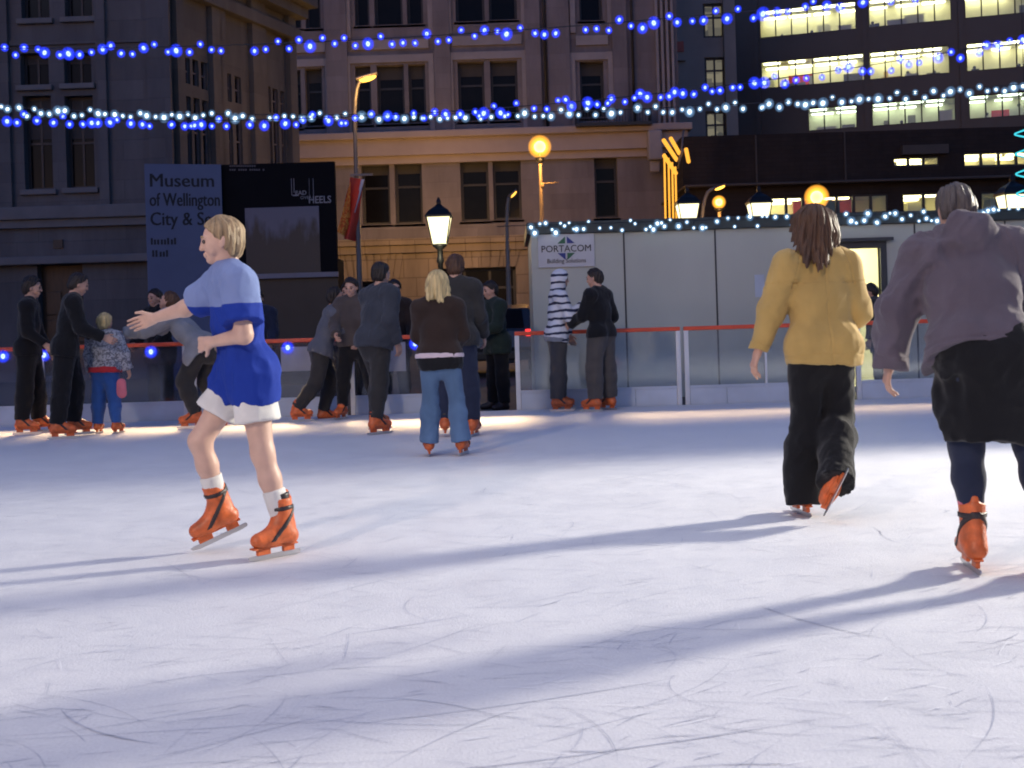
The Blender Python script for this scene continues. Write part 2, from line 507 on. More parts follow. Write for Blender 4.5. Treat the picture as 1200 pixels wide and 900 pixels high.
        F_.ell(hp - f*.021*H + u*.01*H, (sx, f, u), (.050*H+o, .045*H+o, .053*H+o), .05)
    # ---- body
    B = Field(lo, hi, vox)
    torso(B, 0)
    B.cone(nb - u*.03*H, hc - hu*.2*hh, .034*H, .031*H, .03)
    for s_ in 'LR':
        arm(B, s_, -.002, 2.0); leg(B, s_, -.002, 2.0)
        B.cone(J['an'+s_], J['an'+s_] - FF[s_][1]*.03 + FF[s_][0]*.05, .022*H, .02*H, .03)
    parts = [B.mesh()]
    # head
    hv = min(vox*.5, .006)
    Hd = Field(hc - .2, hc + .2, hv)
    r = hh/.225
    Hd.ell(hc + hu*.022*r - hf*.012*r, hx, (.074*r, .094*r, .088*r), .02)
    Hd.cone(hc + hf*.028*r - hu*.02*r, hc + hf*.058*r - hu*.088*r, .058*r, .024*r, .03)
    Hd.cone(hc - hf*.02*r - hu*.03*r, nb - u*.02*H, .036*H, .034*H, .03)
    for q in (-1, 1):
        Hd.cone(hc + hf*.06*r - hu*.022*r + hside*q*.034*r, hc + hf*.045*r - hu*.05*r + hside*q*.04*r, .02*r, .018*r, .02)
        Hd.ell(hc + hf*.088*r + hu*.004*r + hside*q*.03*r, hx, (.017*r, .014*r, .011*r), .012, sub=True)
        Hd.ell(hc + hside*q*.078*r - hf*.012*r - hu*.01*r, (hside, nrm(hf+hu*.3), nrm(hu-hf*.3)), (.011*r, .02*r, .032*r), .008)
        Hd.cone(hc + hf*.083*r + hu*.022*r + hside*q*.016*r, hc + hf*.072*r + hu*.024*r + hside*q*.045*r, .009*r, .008*r, .012)
    Hd.cone(hc + hf*.085*r + hu*.008*r, hc + hf*.097*r - hu*.028*r, .0085*r, .0125*r, .014)
    Hd.cone(hc + hf*.084*r - hu*.058*r - hside*.018*r, hc + hf*.084*r - hu*.058*r + hside*.018*r, .008*r, .008*r, .008)
    Hd.cone(hc + hf*.096*r - hu*.0585*r - hside*.02*r, hc + hf*.096*r - hu*.0585*r + hside*.02*r, .003*r, .003*r, .004, sub=True)
    Hd.cone(hc + hf*.08*r - hu*.068*r - hside*.014*r, hc + hf*.08*r - hu*.068*r + hside*.014*r, .009*r, .009*r, .01)
    parts.append(Hd.mesh())
    # hands
    for s_ in 'LR':
        w, d = J['wr'+s_], J['fd'+s_]
        inw = -sx*sg[s_]
        if palm and s_ in palm: inw = np.array(palm[s_], float)
        n = inw - d*(inw @ d)
        n = nrm(n) if np.linalg.norm(n) > .15 else nrm(np.cross(d, Yv))
        t = np.cross(n, d); 
        ref = f if abs(f @ d) < .8 else u
        if t @ ref < 0: t = -t
        z = H/1.7*1.02
        hvx = .0045 if vox < .011 else .006
        Fh = Field(w - .02 - .21, w + .02 + .21, hvx)
        kn = w + d*.088*z
        for q in (-.028, 0, .026):
            Fh.cone(w + t*q*.55*z + d*.01, kn + t*q*z, .017*z, .014*z, .016, (n, .8))
        Fh.cone(w - d*.04, w + d*.02, .022*z, .022*z, .02)
        cu = (curls or {}).get(s_, curl)
        for q, L_ in ((.031, .072), (.011, .082), (-.010, .077), (-.030, .06)):
            p0 = kn + t*q*z - d*.01
            ca = math.radians(cu*(1.0 + (.25 if q < 0 else 0)))
            e1 = d*math.cos(ca*.6) + n*math.sin(ca*.6); e2 = d*math.cos(ca*1.5) + n*math.sin(ca*1.5)
            p1 = p0 + e1*(.012+L_*.5)*z; p2 = p1 + e2*L_*.52*z
            Fh.cone(p0, p1, .0088*z, .008*z, .004); Fh.cone(p1, p2, .008*z, .0065*z, .003)
        p0 = w + d*.028*z + t*.026*z
        p1 = p0 + (d*.62 + t*.62 + n*.35)*.042*z; p2 = p1 + (d*.85 + t*.25 + n*.45)*.034*z
        Fh.cone(p0, p1, .013*z, .0098*z, .012); Fh.cone(p1, p2, .0098*z, .0075*z, .004)
        parts.append(Fh.mesh())
    qmesh('body', merge(parts), M[skin], root)
    # eyes
    if vox < .014:
        for q in (-1, 1):
            e = MB(); e.sphere(hc + hf*.079*r + hu*.004*r + hside*q*.031*r, .0115*r, 10, 8)
            e.build('eye', M['eye'], root, True)
    def garment(name, mat, fn, parent=root, n_amp=.006, n_f=9, vx=None, stretch=(1,1,.45), seed=None, seams=()):
        G = Field(lo, hi, vx or vox)
        fn(G)
        if n_amp:
            sd = seed if seed is not None else (hash_id(label) % 17)
            G.noise(n_amp*1.25, n_f, .05, stretch, sd)
            G.creases(n_amp*1.5, n_f*1.25, .05, sd + 3.3)
            G.creases(n_amp*.6, n_f*2.6, .04, sd + 8.1)
        for q in seams: G.groove(*q)
        return qmesh(name, G.mesh(), M[mat], parent)
    # ---- trousers
    if bottom:
        def fn(G):
            o = bottom.get('off', .012)
            fl = (f, .68)
            wu = nrm(u*.5 + Z*.5)
            G.cone(P - wu*.035*H, P + wu*.045*H, .088*H*bulk*bottom.get('hipw', 1)+o, .080*H*bulk+o, .04, fl, flat_b=True)
            for s_ in 'LR': leg(G, s_, o, bottom.get('to', 1.93), bottom.get('knee', o), bottom.get('hem', o), .035)
        garment(bottom.get('name', 'trousers'), bottom['mat'], fn, n_amp=bottom.get('amp', .006), n_f=bottom.get('nf', 9))
    if extra: extra(J, root, garment, dict(P=P, u=u, f=f, sx=sx, H=H, torso=torso, hips=hips, arm=arm, leg=leg, lo=lo, hi=hi, vox=vox, hc=hc, hu=hu, hf=hf, hside=hside, r=r, FF=FF, bs=bs, nb=nb))
    # ---- top
    tops = top if isinstance(top, list) else [top]
    for tp in tops:
        if not tp: continue
        o = tp.get('off', .016)
        def fn(G):
            torso(G, o, hemw=tp.get('hemw', 1.0))
            hl = tp.get('hem', .03)      # metres above the pelvis (negative: below)
            if hl < .06: hips(G, o + .008, tp.get('hipt', .3))
            if hl < -.06:
                G.cone(P, P + u*(hl-.06), .088*H*bulk*tp.get('hemw', 1)+o, .09*H*bulk*tp.get('hemw', 1)+o+tp.get('flare', 0), .05, (f, .74))
            G.cut(P + u*hl, -u)
            if tp.get('collar', True): G.cone(nb - u*.01*H, nb + u*tp.get('collar_h', .022)*H + f*.004*H, .043*H+o*.6, .041*H+o*.6, .02, flat_b=True)
            for s_ in 'LR': arm(G, s_, o, tp.get('sleeve', 1.95), tp.get('cuff', o), .035)
            if tp.get('hoodback'):
                G.ell(nb - f*.07*H + u*.012*H, (sx, f, u), (.068*H, .035*H, .05*H), .03)
        gv = tp.get('vox')
        ob = garment(tp.get('name', 'jacket'), tp['mat'], fn, vx=gv, seams=[(P + q[0]*u*H, u if q[1] == 'u' else sx, q[2], q[3]) for q in tp.get('seams', ())] + ([(J['wr'+a_] - J['fd'+a_]*.045, J['fd'+a_], .0035, .005, .11) for a_ in 'LR'] + [(J['sh'+a_] - sx*sg[a_]*.012*H, nrm(sx + u*sg[a_]*.25), .004, .004, .15) for a_ in 'LR'] if tp.get('seams') and tp.get('sleeve', 2) > 1 else []), n_amp=tp.get('amp', .007), n_f=tp.get('nf', 8))
        if tp.get('band'):
            def fb(G):
                torso(G, o+.004, hemw=tp.get('hemw', 1.0)); hips(G, o+.013, tp.get('hipt', .3))
                hl = tp.get('hem', .03)
                G.cone(P, P + u*(hl-.06), .088*H*bulk*tp.get('hemw', 1)+o+.004, .09*H*bulk*tp.get('hemw', 1)+o+.004, .05, (f, .7))
                G.cut(P + u*(hl-.006), -u); G.cut(P + u*(hl+tp.get('bandw', .05)), u)
            garment('hem_band', tp['band'], fb, ob, n_amp=.003)
    # ---- hood
    if hood:
        def fn(G):
            G.ell(hc + hu*.015*r - hf*.012*r, hx, (.098*r, .118*r, .122*r), .03)
            G.cone(hc - hf*.03*r, nb - f*.01*H, .085*r, .062*H, .04)
            G.cone(hc + hf*.13*r - hu*.01*r, hc + hf*.03*r - hu*.02*r, .074*r, .062*r, .02, sub=True)
        garment('hood', hood, fn, n_amp=.004, vx=hv*1.3)
    # ---- hair
    if hair:
        st = hair['style']; 
        lo_h, hi_h = hc - .42*r, hc + .24*r
        G = Field(lo_h, hi_h, hair.get('vox', hv))
        o = hair.get('off', .013)
        G.ell(hc + hu*.026*r - hf*.014*r, hx, (.074*r+o, .093*r+o, .086*r+o), .02)
        G.ell(hc - hu*.02*r - hf*.035*r, hx, (.068*r+o, .07*r+o, .07*r+o), .02)
        if st in ('bob', 'long'):
            Ld = hair.get('len', .17)
            ns = hair.get('n', 17); hk = hair.get('k', .02)
            for i in range(ns):
                a = math.radians(62 + 236*i/(ns-1.))      # from one temple round the back to the other
                dirn = hf*math.cos(a) + hside*math.sin(a)
                p0 = hc + dirn*.07*r + hu*.03*r
                j = random.uniform(-.012, .012)
                p1 = hc + dirn*(.086+j)*r - hu*.05*r
                p2 = hc + dirn*(.09+j*2+hair.get('spread', 0))*r - hu*(Ld+random.uniform(-.02, .02))*r + np.array(hair.get('wind', (0,0,0)))*random.uniform(.4, 1.2)
                wdt = hair.get('thick', .026)
                G.cone(p0, p1, wdt*r, wdt*1.05*r, hk); G.cone(p1, p2, wdt*r, hair.get('tip', .014)*r, hk)
        if st == 'curly':
            for i in range(46):
                z_ = random.uniform(-.35, 1); a = random.uniform(0, 6.28); q = math.sqrt(max(0, 1-z_*z_))
                G.ell(hc + hu*.03*r + (hside*q*math.cos(a)*.082 + hf*(q*math.sin(a)*.095-.012) + hu*z_*.098)*r, hx, (.02*r,)*3, .01)
        if st == 'short': G.noise(hair.get('tuft', .007), 26, .05, (1,1,.6), hash_id(label) % 13)
        # hairline
        keep_n = nrm(hf*.83 - hu*.56)
        p_cut = hc + hf*(.052)*r + hu*.062*r
        G.cut(p_cut, keep_n)
        if st in ('short', 'curly'): G.cut(hc - hu*.085*r - hf*.05*r, nrm(-hu*.85 + hf*.5))
        if st in ('short', 'curly'):
            for q in (-1, 1): G.cone(hc + hside*q*.09*r - hu*.02*r + hf*.02*r, hc + hside*q*.09*r - hu*.09*r + hf*.02*r, .034*r, .04*r, .008, sub=True)
        az = hair.get('amp', .004)
        ix = np.nonzero(np.abs(G.d) < .04)
        pp = np.stack([G.ax[i][ix[i]] - hc[i] for i in range(3)], 1)
        ang = np.arctan2(pp @ hside, pp @ hf); zz = pp @ hu
        G.d[ix] += (az*(np.sin(ang*17 + 2*np.sin(zz*22)) * .6 + np.sin(ang*41 + zz*35) * .5 + vnoise(ang*5, zz*18, zz*0))).astype(np.float32)
        qmesh('hair', G.mesh(), M[hair['mat']], root)
        # brows
        if vox < .014:
            b = MB()
            for q in (-1, 1):
                b.tube([hc + hf*.09*r + hu*.026*r + hside*q*.018*r, hc + hf*.089*r + hu*.031*r + hside*q*.034*r, hc + hf*.078*r + hu*.025*r + hside*q*.052*r], [.004*r, .005*r, .003*r], 6)
            b.build('eyebrow', M[hair['mat']], root, True)
    if socks:
        for s_ in 'LR':
            def fn(G):
                G.cone(J['kn'+s_] + (J['an'+s_]-J['kn'+s_])*.50, J['an'+s_], .030*H+.007, .024*H+.007, .01, flat_a=True)
            garment('sock', socks, fn, n_amp=.002)
    # ---- skates
    for s_ in 'LR':
        fd, fu, fr = FF[s_]; an = J['an'+s_]
        G = Field(an - .27*bs, an + .27*bs, .0065 if vox < .011 else .009)
        leg_up = nrm(fu*.7 + nrm(J['kn'+s_] - an)*.5)
        ch = .085 if (bottom and bottom.get('to', 1.93) > 1.9) else .15
        def boot(G, o):
            G.cone(an - fu*.02*bs, an + leg_up*ch*bs, .052*bs+o, .058*bs+o, .02, flat_b=True)
            G.cone(an - fu*.05*bs - fd*.035*bs, an - fu*.02*bs, .043*bs+o, .047*bs+o, .02)
            G.cone(an - fu*.048*bs - fd*.03*bs, an - fu*.052*bs + fd*.16*bs, .042*bs+o, .041*bs+o, .03, (fu, .95))
            G.cone(an + fd*.04*bs, an - fu*.05*bs + fd*.1*bs, .046*bs+o, .042*bs+o, .04)
            G.cone(an - leg_up*-.01*bs - fd*.04*bs, an + leg_up*(ch+.025)*bs - fd*.035*bs, .03*bs+o, .022*bs+o, .02)
        boot(G, 0)
        G.cut(an - fu*.088*bs, -fu)
        sk = qmesh('boot' if shoe else 'ice_skate', G.mesh(), M[boot_mat], root)
        if shoe: continue
        Mx = Matrix((( *fr, ), ( *fd, ), ( *fu, ))).transposed().to_4x4(); Mx.translation = Vector(an)
        bl = MB(); bl.mi = 1
        # holder with two towers and a runner
        bl.box(-.022*bs, .022*bs, -.075*bs, .20*bs, -.097*bs, -.086*bs, Mx, .004)
        bl.box(-.010*bs, .010*bs, -.06*bs, .01*bs, -.128*bs, -.0975*bs, Mx, .003)
        bl.box(-.010*bs, .010*bs, .09*bs, .17*bs, -.128*bs, -.0975*bs, Mx, .003)
        bl.mi = 0
        prof = [(-.105,-.139),(-.1,-.150),(-.07,-.1545),(.18,-.1545),(.215,-.147),(.225,-.132),(.2,-.1285),(-.1,-.1285)]
        vs = [Mx @ Vector((q*.0022*bs, a*bs, b_*bs)) for q in (-1,1) for a, b_ in prof]
        n_ = len(prof)
        bl.add(vs, [tuple(range(n_)), tuple(range(2*n_-1, n_-1, -1))] + [(i, i+n_, (i+1)%n_+n_, (i+1)%n_) for i in range(n_)])
        bl.build('blade', [M['blade'], M[boot_mat]], sk)
        if vox < .009 and ch > .1:
            G3 = Field(an - .27*bs, an + .27*bs, .006)
            G3.cone(an + leg_up*.10*bs, an + leg_up*.178*bs, .046*bs, .052*bs, .02, flat_b=True)
            qmesh('liner', G3.mesh(), M['strap'], sk)
        if vox < .014:
            for c0, wd in ((an + leg_up*min(.10, ch-.03)*bs, .012), (an - fu*.012*bs + fd*.055*bs, .011)):
                G2 = Field(an - .2*bs, an + .2*bs, .0065 if vox < .011 else .009)
                boot(G2, .005)
                nn = leg_up if c0 is not None and wd == .012 else nrm(fd*.7 + fu*.7)
                G2.cut(c0 + nn*wd*bs, nn); G2.cut(c0 - nn*wd*bs, -nn)
                if wd != .012: G2.cut(an - fu*.06*bs, -fu)
                qmesh('strap', G2.mesh(), M['strap'], sk)
    return root, J

def hash_id(t):
    return sum((i+1)*ord(c) for i, c in enumerate(t))
# ------------------------------------------------------------------ material library
M['skin'] = pmat('skin', (.52,.30,.22), .5, var=.08, vscale=20, bump=.05, bscale=300)
M['skin_pale'] = pmat('skin_pale', (.60,.38,.29), .5, var=.08, vscale=20, bump=.05, bscale=300)
M['eye'] = pmat('eye_white', (.10,.08,.07), .15, var=.0)
def cloth(n, c, **k):
    a = dict(rough=.9, var=.16, vscale=7, bump=.35, bscale=220, spec=.15, sheen=.15); a.update(k)
    M[n] = pmat(n, c, **a)
cloth('black_cloth', (.010,.010,.012)); cloth('dark_grey_cloth', (.035,.033,.033)); cloth('grey_trouser', (.075,.068,.066))
cloth('jeans_blue', (.10,.17,.29), var=.3, vscale=5, stretch=(1,1,.5)); cloth('bright_blue_trouser', (.03,.09,.30))
cloth('navy_cloth', (.022,.028,.055)); cloth('tan_cotton', (.45,.30,.10), var=.14, vscale=6, rough=.75); cloth('lilac_fleece', (.112,.092,.116), var=.12)
cloth('brown_knit', (.032,.02,.017)); cloth('pink_white', (.62,.50,.55)); cloth('white_cloth', (.72,.70,.66)); cloth('pale_blue_grey', (.11,.115,.14))
cloth('grey_hoodie', (.22,.23,.26)); cloth('slate_jacket', (.045,.05,.065)); cloth('red_cloth', (.42,.03,.04)); cloth('pink_sock', (.62,.17,.22)); cloth('taupe_knit', (.075,.062,.06))
cloth('dark_green', (.02,.032,.026)); cloth('hi_vis', (.7,.16,.04)); cloth('lilac_dark', (.13,.11,.15))
M['skate'] = pmat('skate_plastic', (.60,.125,.03), .45, var=.38, vscale=22, bump=.2, bscale=60, spec=.5)
M['strap'] = pmat('skate_strap', (.03,.02,.02), .45, var=.1)
M['blade'] = pmat('blade_steel', (.55,.55,.56), .28, metal=.9, var=.1)
def hair(n, c, **k): M[n] = pmat(n, c, rough=.45, var=.5, vscale=9, bump=.5, bscale=70, stretch=(5,5,.35), spec=.4, **k)
hair('hair_blond', (.52,.40,.20)); hair('hair_brown', (.075,.035,.017)); hair('hair_dark', (.022,.015,.012)); hair('hair_sandy', (.33,.23,.13)); hair('hair_grey', (.085,.068,.064))

def striped(name, c1, c2, period, warp=.02):
    m, nt, N, L = newmat(name)
    out = N.new('ShaderNodeOutputMaterial'); p = N.new('ShaderNodeBsdfPrincipled'); L.new(p.outputs[0], out.inputs[0]); p.inputs['Roughness'].default_value = .9
    p.inputs['Specular IOR Level'].default_value = .15
    tc = N.new('ShaderNodeTexCoord'); sp = N.new('ShaderNodeSeparateXYZ'); L.new(tc.outputs['Object'], sp.inputs[0])
    n = N.new('ShaderNodeTexNoise'); n.inputs['Scale'].default_value = 5; L.new(tc.outputs['Object'], n.inputs['Vector'])
    ma = N.new('ShaderNodeMath'); ma.operation = 'MULTIPLY_ADD'; ma.inputs[1].default_value = warp; L.new(n.outputs['Fac'], ma.inputs[0]); L.new(sp.outputs[2], ma.inputs[2])
    md = N.new('ShaderNodeMath'); md.operation = 'PINGPONG'; md.inputs[1].default_value = period/2; L.new(ma.outputs[0], md.inputs[0])
    lt = N.new('ShaderNodeMath'); lt.operation = 'LESS_THAN'; lt.inputs[1].default_value = period*.17; L.new(md.outputs[0], lt.inputs[0])
    mx = N.new('ShaderNodeMix'); mx.data_type = 'RGBA'; mx.inputs[6].default_value = (*c1,1); mx.inputs[7].default_value = (*c2,1)
    L.new(lt.outputs[0], mx.inputs[0]); L.new(mx.outputs[2], p.inputs['Base Color'])
    return m
M['striped_knit'] = striped('striped_knit', (.60,.61,.66), (.035,.04,.075), .088, .07)

def zoned(name, zs, cols, rough=.8, noise=.04):
    """colour zones by height, as dyed panels of one garment"""
    m, nt, N, L = newmat(name)
    out = N.new('ShaderNodeOutputMaterial'); p = N.new('ShaderNodeBsdfPrincipled'); L.new(p.outputs[0], out.inputs[0]); p.inputs['Roughness'].default_value = rough
    p.inputs['Specular IOR Level'].default_value = .2
    tc = N.new('ShaderNodeTexCoord'); sp = N.new('ShaderNodeSeparateXYZ'); L.new(tc.outputs['Object'], sp.inputs[0])
    n = N.new('ShaderNodeTexNoise'); n.inputs['Scale'].default_value = 4; L.new(tc.outputs['Object'], n.inputs['Vector'])
    ma = N.new('ShaderNodeMath'); ma.operation = 'MULTIPLY_ADD'; ma.inputs[1].default_value = noise; L.new(n.outputs['Fac'], ma.inputs[0]); L.new(sp.outputs[2], ma.inputs[2])
    mr = N.new('ShaderNodeMapRange'); mr.inputs[1].default_value = 0; mr.inputs[2].default_value = 2; L.new(ma.outputs[0], mr.inputs[0])
    cr = N.new('ShaderNodeValToRGB'); el = cr.color_ramp.elements; cr.color_ramp.interpolation = 'CONSTANT'
    while len(el) < len(cols): el.new(.5)
    for i, c in enumerate(cols):
        el[i].position = zs[i]/2; el[i].color = (*c, 1)
    L.new(mr.outputs[0], cr.inputs[0]); L.new(cr.outputs[0], p.inputs['Base Color'])
    b = N.new('ShaderNodeBump'); b.inputs['Strength'].default_value = .25; b.inputs['Distance'].default_value = .01
    n2 = N.new('ShaderNodeTexNoise'); n2.inputs['Scale'].default_value = 220; L.new(tc.outputs['Object'], n2.inputs['Vector']); L.new(n2.outputs['Fac'], b.inputs['Height']); L.new(b.outputs[0], p.inputs['Normal'])
    return m
M['blue_jersey'] = zoned('blue_jersey', (0, 1.24), ((.013,.04,.30), (.20,.26,.48)), noise=.05)

def speckled(name, c1, c2, scale=26):
    m, nt, N, L = newmat(name)
    out = N.new('ShaderNodeOutputMaterial'); p = N.new('ShaderNodeBsdfPrincipled'); L.new(p.outputs[0], out.inputs[0]); p.inputs['Roughness'].default_value = .9
    tc = N.new('ShaderNodeTexCoord'); n = N.new('ShaderNodeTexNoise'); n.inputs['Scale'].default_value = scale; n.inputs['Detail'].default_value = 3; n.inputs['Distortion'].default_value = 1.5
    L.new(tc.outputs['Object'], n.inputs['Vector'])
    cr = N.new('ShaderNodeValToRGB'); cr.color_ramp.elements[0].position = .45; cr.color_ramp.elements[1].position = .55
    cr.color_ramp.elements[0].color = (*c1,1); cr.color_ramp.elements[1].color = (*c2,1)
    L.new(n.outputs['Fac'], cr.inputs[0]); L.new(cr.outputs[0], p.inputs['Base Color'])
    return m
M['patterned_jacket'] = speckled('patterned_jacket', (.12,.125,.16), (.36,.37,.42))

M['alu'] = pmat('aluminium', (.62,.64,.68), .4, metal=.35, var=.08, vscale=4)
M['white_board'] = pmat('white_board', (.46,.51,.60), .5, var=.22, vscale=1.5, bump=.1, bscale=8)
M['red_rail'] = pmat('red_rail', (.62,.07,.025), .4, var=.15, vscale=3)
M['barrier_glass'] = glass_mat('barrier_glass', gloss=.07, haze=.10)
M['barrier_blue'] = pmat('barrier_blue_board', (.035,.06,.19), .45, var=.12)
M['poster_grey'] = pmat('poster_grey', (.24,.25,.30), .6, var=.15, vscale=4)
M['dark_metal'] = pmat('dark_metal', (.022,.023,.026), .45, metal=.3, var=.15)
M['grey_metal'] = pmat('grey_metal', (.16,.16,.17), .5, metal=.4, var=.15)
M['cable'] = pmat('cable', (.012,.012,.016), .6)
M['win_glass'] = pmat('window_glass', (.007,.007,.009), .12, var=.2, spec=.09)
M['win_blind'] = pmat('window_blind', (.05,.047,.047), .8, var=.1)
M['frame_dark'] = pmat('frame_dark', (.025,.024,.026), .5, var=.1)
M['frame_pale'] = pmat('frame_pale', (.17,.15,.155), .6, var=.1)

# ------------------------------------------------------------------ ice and ground
def ice_mat():
    m, nt, N, L = newmat('ice')
    out = N.new('ShaderNodeOutputMaterial'); p = N.new('ShaderNodeBsdfPrincipled'); L.new(p.outputs[0], out.inputs[0])
    tc = N.new('ShaderNodeTexCoord')
    def noise(scale, detail=6, rough=.6, vec=None, dist=0):
        n = N.new('ShaderNodeTexNoise'); n.inputs['Scale'].default_value = scale; n.inputs['Detail'].default_value = detail; n.inputs['Roughness'].default_value = rough
        n.inputs['Distortion'].default_value = dist
        L.new(vec or tc.outputs['Object'], n.inputs['Vector']); return n
    def mrange(src, a, b, c, d):
        r = N.new('ShaderNodeMapRange'); r.inputs[1].default_value = a; r.inputs[2].default_value = b; r.inputs[3].default_value = c; r.inputs[4].default_value = d
        L.new(src, r.inputs[0]); return r.outputs[0]
    def math_(op, a, b):
        q = N.new('ShaderNodeMath'); q.operation = op
        for i, x in enumerate((a, b)):
            if isinstance(x, (int, float)): q.inputs[i].default_value = x
            else: L.new(x, q.inputs[i])
        return q.outputs[0]
    big = mrange(noise(.45, 5).outputs['Fac'], .3, .7, 0, 1)
    mid = mrange(noise(3.5, 8, .7).outputs['Fac'], .3, .72, 0, 1)
    grain = mrange(noise(95, 3, .7).outputs['Fac'], .3, .75, 0, 1)
    # scratch lines: thin cell edges of warped voronoi layers, broken up by noise
    def scratches(scale, width, seed, thr):
        mp = N.new('ShaderNodeMapping'); mp.inputs['Location'].default_value = (seed, seed*.7, 0); mp.inputs['Rotation'].default_value = (0,0,seed)
        mp.inputs['Scale'].default_value = (1, .55, 1)
        L.new(tc.outputs['Object'], mp.inputs[0])
        nz = noise(1.4, 2, .5, mp.outputs[0])
        ad = N.new('ShaderNodeMix'); ad.data_type = 'RGBA'; ad.blend_type = 'ADD'; ad.inputs[0].default_value = .5
        L.new(mp.outputs[0], ad.inputs[6]); L.new(nz.outputs['Color'], ad.inputs[7])
        v = N.new('ShaderNodeTexVoronoi'); v.feature = 'DISTANCE_TO_EDGE'; v.inputs['Scale'].default_value = scale
        L.new(ad.outputs[2], v.inputs['Vector'])
        line = mrange(v.outputs['Distance'], 0, width, 1, 0)
        mk = mrange(noise(1.9, 4, .6, mp.outputs[0]).outputs['Fac'], thr, thr+.05, 0, 1)
        return math_('MULTIPLY', line, mk)
    s = math_('MAXIMUM', scratches(1.3, .004, 1.3, .60), scratches(2.6, .007, 4.1, .60))
    s = math_('MAXIMUM', s, scratches(.7, .0025, 7.7, .60))
    col = N.new('ShaderNodeMix'); col.data_type = 'RGBA'; col.inputs[6].default_value = (.655,.665,.725,1); col.inputs[7].default_value = (.765,.765,.795,1)
    L.new(math_('MULTIPLY_ADD' if False else 'ADD', math_('MULTIPLY', big, .45), math_('MULTIPLY', mid, .5)), col.inputs[0])
    c2 = N.new('ShaderNodeMix'); c2.data_type = 'RGBA'; c2.inputs[7].default_value = (.50,.53,.66,1); L.new(col.outputs[2], c2.inputs[6]); L.new(math_('MULTIPLY', s, .45), c2.inputs[0])
    c3 = N.new('ShaderNodeMix'); c3.data_type = 'RGBA'; c3.blend_type = 'MULTIPLY'; c3.inputs[0].default_value = 1; L.new(c2.outputs[2], c3.inputs[6])
    L.new(mrange(grain, 0, 1, .90, 1.06), c3.inputs[7])
    L.new(c3.outputs[2], p.inputs['Base Color'])
    L.new(mrange(mid, 0, 1, .38, .7), p.inputs['Roughness'])
    p.inputs['Specular IOR Level'].default_value = .22
    h = math_('ADD', math_('MULTIPLY', grain, .5), math_('MULTIPLY', s, -.5)); h = math_('ADD', h, math_('MULTIPLY', mid, 1.0))
    b = N.new('ShaderNodeBump'); b.inputs['Strength'].default_value = .45; b.inputs['Distance'].default_value = .004; L.new(h, b.inputs['Height']); L.new(b.outputs[0], p.inputs['Normal'])
    return m
M['ice'] = ice_mat()
M['paving'] = stone_mat('paving', (.085,.08,.078), (.6,.6), .7)
M['paving_flat'] = pmat('plaza_paving', (.075,.072,.07), .75, var=.3, vscale=1.2, bump=.2, bscale=18)
g = MB(); g.quad((-400,-150,-.06), (400,-150,-.06), (400,600,-.06), (-400,600,-.06))
tag(g.build('ground', M['paving_flat']), kind='structure')
g = MB(); g.box(-16, 16, -6, 14.72, -.055, 0)
ice = tag(g.build('ice_rink', M['ice']), kind='structure')

# cut marks left by blades: thin strips of scraped ice lying on the surface
M['mark_dark'] = pmat('scraped_groove', (.475,.50,.60), .5, var=.2)
M['mark_pale'] = pmat('ice_shavings', (.86,.87,.92), .8, var=.1)
mk = MB()
def strip(p, ang, ln, curv, w, mi):
    n = max(5, int(abs(curv)*ln*5) + 5); mk.mi = mi
    pts = []; x, y = p; a = ang
    for i in range(n+1):
        pts.append((x, y, a)); x += math.cos(a)*ln/n; y += math.sin(a)*ln/n; a += curv*ln/n
    vs = []
    for i, (x, y, a) in enumerate(pts):
        ww = w*(math.sin(math.pi*(i+.15)/(n+.3))**.6)*random.uniform(.6, 1.25)
        zz = .0022 + mi*.0012
        vs += [(x - math.sin(a)*ww, y + math.cos(a)*ww, zz), (x + math.sin(a)*ww, y - math.cos(a)*ww, zz)]
    mk.add(vs, [(2*i, 2*i+1, 2*i+3, 2*i+2) for i in range(n)])
for i in range(3000):
    d = 1.9 + 9.5*random.random()**1.25
    x = random.uniform(-.5, .5)*d
    t = random.random()
    if t < .90: strip((x, d), random.gauss(.15, .5) + (math.pi if random.random() < .5 else 0), random.uniform(.03, .22), random.gauss(0, 1.6), random.uniform(.0006, .0019), 0 if random.random() < .8 else 1)
    elif t < .985: strip((x, d), random.uniform(0, 6.28), random.uniform(.2, .7), random.gauss(0, 1.6), random.uniform(.0006, .0016), 0)
    else: strip((x, d), random.gauss(.1, .35), random.uniform(.5, 1.2), random.gauss(0, .5), random.uniform(.001, .002), 0)
for p, a, l, c, w in [((.05,2.95),-1.2,.55,3.3,.004), ((.35,2.9),.2,.32,-1.5,.003), ((-.05,3.3),2.3,.6,1.6,.0025), ((-1.35,3.5),-1.0,.5,1.4,.004), ((-.45,2.55),-1.1,.55,.8,.004), ((-1.25,2.75),.12,2.1,.12,.003), ((.9,4.5),-1.2,.6,.7,.004)]:
    strip(p, a, l, c, w, 0)
tag(mk.build('skate_marks', [M['mark_dark'], M['mark_pale']], ice), kind='stuff')

